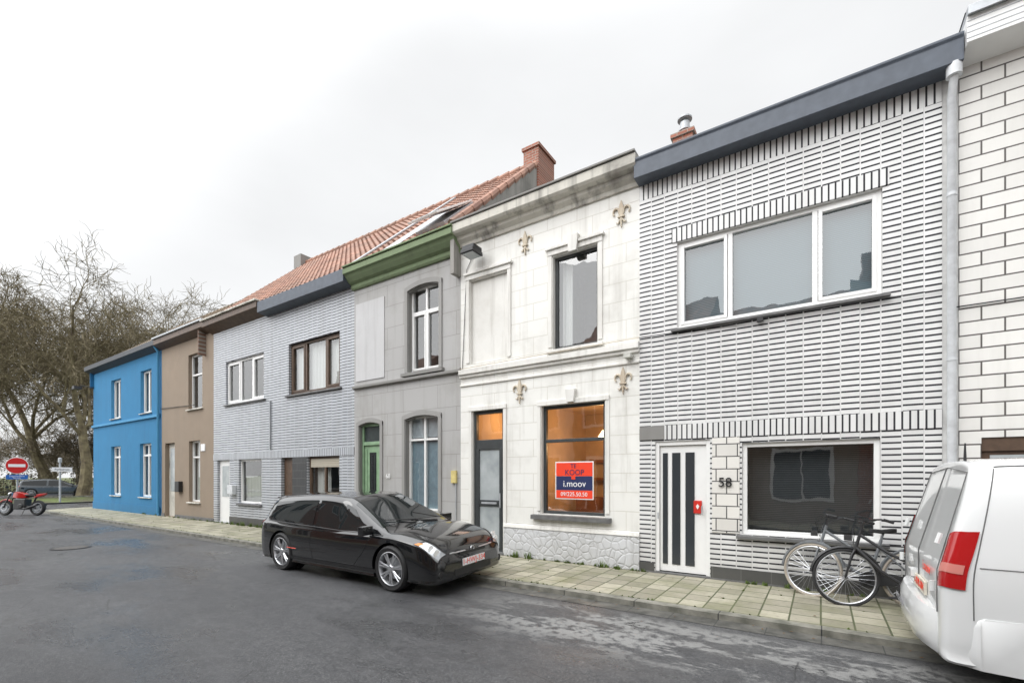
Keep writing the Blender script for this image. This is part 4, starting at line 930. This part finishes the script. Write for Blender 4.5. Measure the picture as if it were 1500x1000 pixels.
B().lathe([(0,0),(.012,0),(.006,.16),(0,.16)],(.34,.0,1.80),'z',8).emit(P,'antenna',MT['darkplastic'])

def bicycle(name,loc,rot,lean,frame,tyre,seed=0,steer=.25):
    P=group(name,loc,local=True,rot=rot,roll=lean)
    r=.34; W=1.08
    def wheelb(cx,ang,nm):
        b=B(); n=40; dx,dy=math.cos(ang),math.sin(ang)
        pts=[(cx+r*math.cos(2*math.pi*i/n)*dx,r*math.cos(2*math.pi*i/n)*dy,r+.0+r*math.sin(2*math.pi*i/n)) for i in range(n)]
        b.tube(pts,.018,8,closed=True); b.emit(P,nm+'_tyre',tyre,smooth=True)
        b=B(); k=.93
        pts=[(cx+r*k*math.cos(2*math.pi*i/n)*dx,r*k*math.cos(2*math.pi*i/n)*dy,r+r*k*math.sin(2*math.pi*i/n)) for i in range(n)]
        b.tube(pts,.010,6,closed=True)
        for i in range(28):
            a=2*math.pi*i/28; a2=a+(.35 if i%2 else -.35); s=.025 if i%4<2 else -.025
            b.tube([(cx+.02*math.cos(a2)*dx-dy*s,.02*math.cos(a2)*dy+dx*s,r+.02*math.sin(a2)),(cx+r*.93*math.cos(a)*dx,r*.93*math.cos(a)*dy,r+r*.93*math.sin(a))],.0016,3)
        b.tube([(cx-dy*.05,dx*-.05,r),(cx+dy*.05,dx*.05,r)],.018,8)
        b.emit(P,nm+'_rim_and_spokes',MT['rim'],smooth=True)
        b=B(); rf=r+.035
        a0,a1=(10,175) if cx==0 else (-10,190)
        pts=[(cx+rf*math.cos(R(a0+(a1-a0)*i/16))*dx,rf*math.cos(R(a0+(a1-a0)*i/16))*dy,r+rf*math.sin(R(a0+(a1-a0)*i/16))) for i in range(17)]
        b.tube(pts,.02,5); b.emit(P,nm+'_mudguard',frame,smooth=True)
    wheelb(0,steer,'front_wheel'); wheelb(W,0,'rear_wheel')
    bb=(.60,0,.29); st=(.73,0,.80); ht=(.14,0,.88); hb=(.10,0,.72)
    b=B()
    b.tube([(0,.0,r),(.045,0,.55),(.10,0,.72),(.155,0,.95)],[.012,.014,.018,.018],8)
    b.tube([(0,.045,r),(.06,.045,.62),(.09,0,.70)],.011,6); b.tube([(0,-.045,r),(.06,-.045,.62),(.09,0,.70)],.011,6)
    b.tube([hb,(.35,0,.46),bb],.02,8); b.tube([ht,(.42,0,.68),(.67,0,.56)],.018,8); b.tube([bb,st],.018,8); b.tube([st,(.755,0,.90)],.013,8)
    for s in (-.05,.05): b.tube([bb,(W,s,r)],.010,6); b.tube([(.70,0,.70),(W,s,r)],.009,6); b.tube([(W,s*1.4,r),(W+.08,s*1.4,.73)],.006,5)
    b.emit(P,'frame',frame,smooth=True)
    b=B()
    for s in (-.06,.06): b.tube([(.74,s,.73),(W+.32,s,.735)],.007,5)
    for i in range(4): b.tube([(.85+i*.14,-.06,.735),(.85+i*.14,.06,.735)],.006,5)
    b.tube([(.155,0,.95),(.16,0,1.04)],.014,6)
    c_,s_=math.cos(steer),math.sin(steer)
    def hb_(x,y,z): return (.16+x*c_-y*s_,x*s_+y*c_,z)
    b.tube([hb_(.22,-.30,1.04),hb_(.10,-.29,1.07),hb_(.0,-.12,1.06),hb_(0,.12,1.06),hb_(.10,.29,1.07),hb_(.22,.30,1.04)],.011,8)
    b.tube([hb_(.08,-.22,1.06),hb_(-.10,-.10,.98),(.08,0,.80)],.004,4); b.tube([hb_(.08,.22,1.06),hb_(-.08,.08,.95),(.08,0,.75)],.004,4)
    b.tube([(.60,-.11,.29),(.60,.08,.29)],.012,6); b.tube([(.60,-.10,.29),(.48,-.10,.18)],.010,6); b.tube([(.60,.08,.29),(.72,.08,.40)],.010,6)
    b.emit(P,'rack_handlebar_and_cranks',MT['iron'],smooth=True)
    b=B(); b.box(.42,.54,-.17,-.10,.165,.19).box(.66,.78,.08,.15,.385,.41)
    b.tube([hb_(.22,-.30,1.04),hb_(.12,-.295,1.068)],.018,8); b.tube([hb_(.22,.30,1.04),hb_(.12,.295,1.068)],.018,8)
    b.lathe([(0,-.055),(.10,-.055),(.10,-.045),(0,-.045)],(.60,0,.29),'y',20)
    b.prism([(.62,.36),(W,.38),(W+.03,.33),(W,.29),(.62,.21),(.54,.25),(.54,.33)],-.065,-.045)
    b.box(-.02,.06,-.03,.03,.80,.87)
    b.emit(P,'pedals_grips_chainguard',MT['black'],bevel=.004)
    b=B(); vs=[]
    for i,(xa,w,z) in enumerate([(.60,.02,.925),(.66,.03,.935),(.74,.06,.93),(.82,.10,.945),(.88,.09,.95)]):
        vs+=[(xa,-w,z),(xa,w,z),(xa,w*.8,z-.05),(xa,-w*.8,z-.05)]
    fs=[(0,1,2,3),(16,19,18,17)]+[(4*i+j,4*i+(j+1)%4,4*i+4+(j+1)%4,4*i+4+j) for i in range(4) for j in range(4)]
    b.add(vs,fs); b.emit(P,'saddle',MT['black'],smooth=True,bevel=.01)
    B().box(W+.30,W+.33,-.04,.04,.66,.71).emit(P,'rear_reflector',MT['redlens'])
bicycle('parked_bicycle',(.25,7.08,0),R(-7),R(-7),MT['iron'],MT['black'],0,.35)
bicycle('parked_bicycle',(-.10,7.40,0),R(-3),R(-8),m_plain('grey_frame',(.14,.15,.16),.4),m_plain('cream_tyre',(.34,.30,.25),.7),1,-.3)

# ---- motorcycle
P=group('parked_motorcycle',(-27.75,5.25,KR),local=True,rot=R(-148),roll=R(6))
mr=m_plain('red_tank_paint',(.33,.012,.010),.2)
for i,cx in enumerate((.0,1.42)):
    b=B(); b.lathe([(.22,-.05),(.29,-.065),(.315,-.03),(.32,0),(.315,.03),(.29,.065),(.22,.05)],(cx,0,.32),'y',30); b.emit(P,'tyre_%d'%i,MT['black'],smooth=True)
    b=B(); b.lathe([(.20,-.045),(.23,-.045),(.23,.045),(.20,.045)],(cx,0,.32),'y',30); b.lathe([(0,-.06),(.05,-.06),(.05,.06),(0,.06)],(cx,0,.32),'y',16)
    for k in range(5): a=k*1.2566; b.tube([(cx,0,.32),(cx+.21*math.cos(a),0,.32+.21*math.sin(a))],.018,6)
    b.lathe([(.09,.07),(.15,.07),(.15,.076),(.09,.076)],(cx,0,.32),'y',20); b.lathe([(.09,-.076),(.15,-.076),(.15,-.07),(.09,-.07)],(cx,0,.32),'y',20)
    b.emit(P,'rim_%d'%i,MT['zinc'],smooth=True)
b=B()
for s in (-.09,.09): b.tube([(1.42,s,.32),(1.16,s,.95)],.025,8); b.tube([(0,s,.32),(.55,s,.42)],.025,6)
b.tube([(1.15,0,.90),(.55,0,.78),(.0,0,.85)],.025,6); b.tube([(1.15,0,.82),(.9,0,.45),(.5,0,.38)],.03,6); b.tube([(.1,0,.8),(.25,0,.45)],.03,8)
b.tube([(1.05,-.36,1.02),(1.10,-.2,1.04),(1.16,0,.99),(1.10,.2,1.04),(1.05,.36,1.02)],.014,6)
for s in (-1,1): b.tube([(1.1,s*.22,1.04),(1.13,s*.30,1.16)],.007,5); b.box(1.11,1.14,s*.30-.06,s*.30+.06,1.14,1.21)
b.tube([(.8,-.12,.35),(.4,-.15,.28),(-.15,-.17,.45)],[.03,.035,.05],8); b.tube([(.8,.12,.35),(.4,.15,.28),(-.15,.17,.45)],[.03,.035,.05],8)
b.emit(P,'frame_fork_exhaust',MT['iron'],smooth=True)
B().box(.45,.95,-.15,.15,.25,.70).lathe([(0,-.19),(.11,-.19),(.11,.19),(0,.19)],(.62,0,.38),'y',18).emit(P,'engine',m_plain('dark_engine',(.06,.06,.06),.4,.5),bevel=.03)
b=B(); vs=[]
for xa,w,z0,z1 in [(.50,.09,.74,.84),(.62,.14,.72,.94),(.85,.16,.72,1.0),(1.02,.13,.75,.97),(1.10,.07,.80,.90)]: vs+=[(xa,-w,z0),(xa,w,z0),(xa,w*.8,z1),(xa,-w*.8,z1)]
b.add(vs,[(0,1,2,3),(16,19,18,17)]+[(4*i+j,4*i+(j+1)%4,4*i+4+(j+1)%4,4*i+4+j) for i in range(4) for j in range(4)])
vs=[]
for xa,w,z0,z1 in [(-.32,.04,.90,.94),(-.1,.10,.80,.92),(.15,.10,.74,.86)]: vs+=[(xa,-w,z0),(xa,w,z0),(xa,w*.8,z1),(xa,-w*.8,z1)]
b.add(vs,[(0,1,2,3),(8,11,10,9)]+[(4*i+j,4*i+(j+1)%4,4*i+4+(j+1)%4,4*i+4+j) for i in range(2) for j in range(4)])
pts=[(1.42+.345*math.cos(R(a)),0,.32+.345*math.sin(R(a))) for a in range(40,140,12)]; b.tube(pts,.04,6)
b.emit(P,'tank_tail_and_mudguard',mr,smooth=True,bevel=.015,angle=60)
B().box(.05,.52,-.12,.12,.82,.89).emit(P,'seat',MT['black'],bevel=.03)
B().lathe([(0,0),(.07,0),(.09,.06),(.08,.10),(0,.11)],(1.2,0,.90),'x',18).emit(P,'headlamp',MT['headl'],smooth=True); B().tube([(.45,.1,.32),(.4,.26,.0)],.012).emit(P,'side_stand',MT['iron'])

# ================================================================= SIGNS
signred=m_plain('sign_red',(.55,.02,.02),.35,var=.03)
P=group('no_entry_sign',(-36.9,6.2,KR),local=True,rot=R(70))
B().tube([(0,0,0),(0,0,2.65)],.04,10).emit(P,'pole',MT['zinc'],smooth=True)
B().lathe([(0,0),(.46,0),(.46,.02),(0,.02)],(0,-.07,2.25),'y',36).emit(P,'sign_edge',wh)
B().lathe([(0,-.006),(.43,-.006),(.43,0),(0,0)],(0,-.072,2.25),'y',36).emit(P,'sign_disc',signred)
B().box(-.33,.33,-.084,-.079,2.17,2.33).emit(P,'white_bar',wh)
B().box(-.42,.42,-.08,-.05,1.50,1.74).emit(P,'blue_subplate',m_plain('sign_blue',(.02,.13,.45),.4,var=.03)); text(P,'uitgezonderd',(0,-.083,1.66),.11,wh); text(P,'fietsers',(0,-.083,1.57),.10,wh)
P=group('street_name_sign',(-38.4,8.25,KR),local=True,rot=R(72))
B().tube([(0,0,0),(0,0,2.5)],.05,10).lathe([(0,0),(.09,0),(.09,.25),(0,.3)],(0,0,2.5),'z',12).emit(P,'pole',MT['zinc'],smooth=True)
B().box(-.35,.55,-.08,-.06,1.95,2.2).emit(P,'name_plate',wh); text(P,'Parkstraat',(.1,-.084,2.07),.16,MT['iron'])
P=group('metal_fence',(-59.5,10,KR))
b=B()
for i in range(170): b.tube([(-59.5,-8+i*.22,-.1),(-59.5,-8+i*.22,1.3)],.014,4)
b.tube([(-59.5,-8,1.15),(-59.5,29.4,1.15)],.02,4).tube([(-59.5,-8,.2),(-59.5,29.4,.2)],.02,4); b.emit(P,'railings',MT['iron'])
rnd=random.Random(11); b=B()
for _ in range(14000):
    y=rnd.uniform(-6,34); x=-62.5+rnd.gauss(0,1.2); z=rnd.uniform(-.1,1.8+.7*math.sin(y*1.3)+.4*math.sin(y*3.1)); s=rnd.uniform(.05,.14); a=Vector((rnd.gauss(0,1),rnd.gauss(0,1),rnd.gauss(0,1))).normalized(); c=a.orthogonal().normalized(); d=a.cross(c)
    p=Vector((x,y,z)); b.add([p+c*s,p+d*s,p-c*s],[(0,1,2)])
b.emit(None,'hedge',m_plain('hedge_leaf',(.11,.095,.055),.8,var=.4,scale=1),recalc=False)

# ================================================================= TREES
def tree_mesh(name,seed,H,mat,depth=6,spread=1.0,twr=.010):
    rd=random.Random(seed); vs=[];fs=[]
    def seg(pts,rs,n):
        k0=len(vs); up=Vector((1,.3,.2))
        for i,p in enumerate(pts):
            d=(pts[min(i+1,len(pts)-1)]-pts[max(i-1,0)]).normalized(); e1=(up-d*up.dot(d)).normalized(); e2=d.cross(e1)
            for k in range(n):
                t=6.2832*k/n; q=p+(e1*math.cos(t)+e2*math.sin(t))*rs[i]; vs.append((q.x,q.y,q.z))
        for i in range(len(pts)-1):
            for k in range(n): fs.append((k0+i*n+k,k0+i*n+(k+1)%n,k0+(i+1)*n+(k+1)%n,k0+(i+1)*n+k))
    def br(p,d,l,r,lev):
        ns=4 if lev<3 else 3; pts=[p.copy()]; rs=[r]; dd=d.copy(); tip=r*(.55 if lev<depth else .5)
        wob=.10+.05*lev
        for i in range(ns):
            dd=(dd+Vector((rd.gauss(0,wob),rd.gauss(0,wob),rd.gauss(0,wob)+(.06 if lev<4 else -.02)))).normalized()
            p=p+dd*l/ns; pts.append(p.copy()); rs.append(r+(tip-r)*(i+1)/ns)
        seg(pts,rs,8 if lev==0 else (5 if lev<3 else 3))
        if lev>=depth: return
        nch={0:5,1:4,2:4,3:4,4:4}.get(lev,4)
        for c in range(nch):
            f=1.0 if c==0 else rd.uniform(.35 if lev else .7,1.0)
            k=min(int(f*ns),ns-1); q=pts[k].lerp(pts[k+1],f*ns-k)
            ax=Vector((rd.gauss(0,1),rd.gauss(0,1),rd.gauss(0,1))); ax=(ax-dd*ax.dot(dd)).normalized()
            ang=rd.uniform(.15,.4) if c==0 else rd.uniform(.45,.95)*spread
            nd=(dd*math.cos(ang)+ax*math.sin(ang)).normalized()
            br(q,nd,l*(rd.uniform(.62,.8) if lev else rd.uniform(.75,.95)),max(twr,rs[k]*(.75 if c==0 else .5)),lev+1)
    br(Vector((0,0,-.1)),Vector((0,0,1)),H*.30,H*.024,0)
    me=bpy.data.meshes.new(name); me.from_pydata(vs,[],fs); me.materials.append(mat); return me
tm=[tree_mesh('bare_tree_a',1,17,MT['bark'],6,1.0,.016),tree_mesh('bare_tree_b',5,17,MT['bark'],6,1.0,.016),tree_mesh('bare_tree_c',9,17,MT['bark'],6,1.0,.016)]
def put(me,name,x,y,s,rz):
    o=bpy.data.objects.new(name,me); scene.collection.objects.link(o); o.location=(x,y,-.1); o.scale=(s,s,s); o.rotation_euler=(0,0,rz); return o
for i,(x,y,s) in enumerate([(-50.6,12.2,1.16),(-59,7.4,1.35),(-64,19.5,1.45),(-66,4.5,1.25),(-74,15,1.5),(-70,27,1.45),(-58,26,1.2),(-80,22,1.5)]):
    put(tm[i%3],'bare_plane_tree',x,y,s,i*1.7)
c=bpy.data.collections.new('woodland_trees')
mesh_d=tree_mesh('distant_tree',21,12,MT['twig2'],5,1.1,.03)
for i in range(70):
    o=bpy.data.objects.new('woodland_tree_part',mesh_d); c.objects.link(o); o.location=(rnd.uniform(-130,-68),rnd.uniform(-5,50),-.1); s=rnd.uniform(.5,1.0); o.scale=(s,s,s*.95); o.rotation_euler=(0,0,rnd.random()*6)
e=bpy.data.objects.new('distant_bare_trees',None); scene.collection.objects.link(e); e.instance_type='COLLECTION'; e.instance_collection=c

# ================================================================= WORLD / LIGHT / CAMERA
SUN=Vector((-.35,-.74,.80)).normalized()
w=bpy.data.worlds.new('World'); scene.world=w; w.use_nodes=True; nt=w.node_tree; bg=nt.nodes['Background']
sk=nt.nodes.new('ShaderNodeTexSky'); sk.sky_type='NISHITA'; sk.sun_disc=False; sk.sun_elevation=math.asin(SUN.z); sk.sun_rotation=math.atan2(SUN.x,SUN.y)
tc=nt.nodes.new('ShaderNodeTexCoord'); sp=nt.nodes.new('ShaderNodeSeparateXYZ'); nt.links.new(tc.outputs['Generated'],sp.inputs[0])
def mrange(src,vals,interp='SMOOTHSTEP'):
    n=nt.nodes.new('ShaderNodeMapRange'); n.interpolation_type=interp; nt.links.new(src,n.inputs[0])
    for i,v in zip((1,2,3,4),vals): n.inputs[i].default_value=v
    return n.outputs[0]
def mth(op,a,b):
    n=nt.nodes.new('ShaderNodeMath'); n.operation=op; nt.links.new(a,n.inputs[0]); nt.links.new(b,n.inputs[1]); return n.outputs[0]
elev=mrange(sp.outputs[2],(.66,1.0,9.7,27.0))
dt=nt.nodes.new('ShaderNodeVectorMath'); dt.operation='DOT_PRODUCT'; nt.links.new(tc.outputs['Generated'],dt.inputs[0]); dt.inputs[1].default_value=SUN
glow=mrange(dt.outputs['Value'],(.25,1.0,0.0,21.0))
nz=nt.nodes.new('ShaderNodeTexNoise'); nz.inputs['Scale'].default_value=1.7; nz.inputs['Detail'].default_value=5; mp=nt.nodes.new('ShaderNodeMapping'); mp.inputs['Scale'].default_value=(1,1,2.5)
nt.links.new(tc.outputs['Generated'],mp.inputs[0]); nt.links.new(mp.outputs[0],nz.inputs[0])
cl=mrange(nz.outputs[0],(.3,.7,.92,1.05),'LINEAR')
tot=mth('MULTIPLY',mth('ADD',elev,glow),cl)
vm=nt.nodes.new('ShaderNodeVectorMath'); vm.operation='SCALE'; vm.inputs[0].default_value=(.99,1.0,1.01); nt.links.new(tot,vm.inputs['Scale'])
mx=nt.nodes.new('ShaderNodeMixRGB'); mx.inputs[0].default_value=.97; nt.links.new(sk.outputs[0],mx.inputs[1]); nt.links.new(vm.outputs[0],mx.inputs[2]); nt.links.new(mx.outputs[0],bg.inputs[0]); bg.inputs[1].default_value=.1
l=bpy.data.lights.new('sun','SUN'); l.energy=1.3; l.angle=R(40); l.color=(1,.99,.97); o=bpy.data.objects.new('sun',l); scene.collection.objects.link(o)
o.rotation_euler=(-SUN).to_track_quat('-Z','Y').to_euler(); o.location=(0,-20,30)
cam=bpy.data.cameras.new('camera'); co=bpy.data.objects.new('camera',cam); scene.collection.objects.link(co); scene.camera=co
co.location=(0,0,1.6); co.rotation_euler=(R(90),0,R(33.64)); cam.sensor_width=36; cam.lens=16.32; cam.shift_y=.1313; cam.clip_end=2000; cam.clip_start=.05
scene.view_settings.view_transform='Standard'; scene.view_settings.look='None'; scene.view_settings.exposure=0
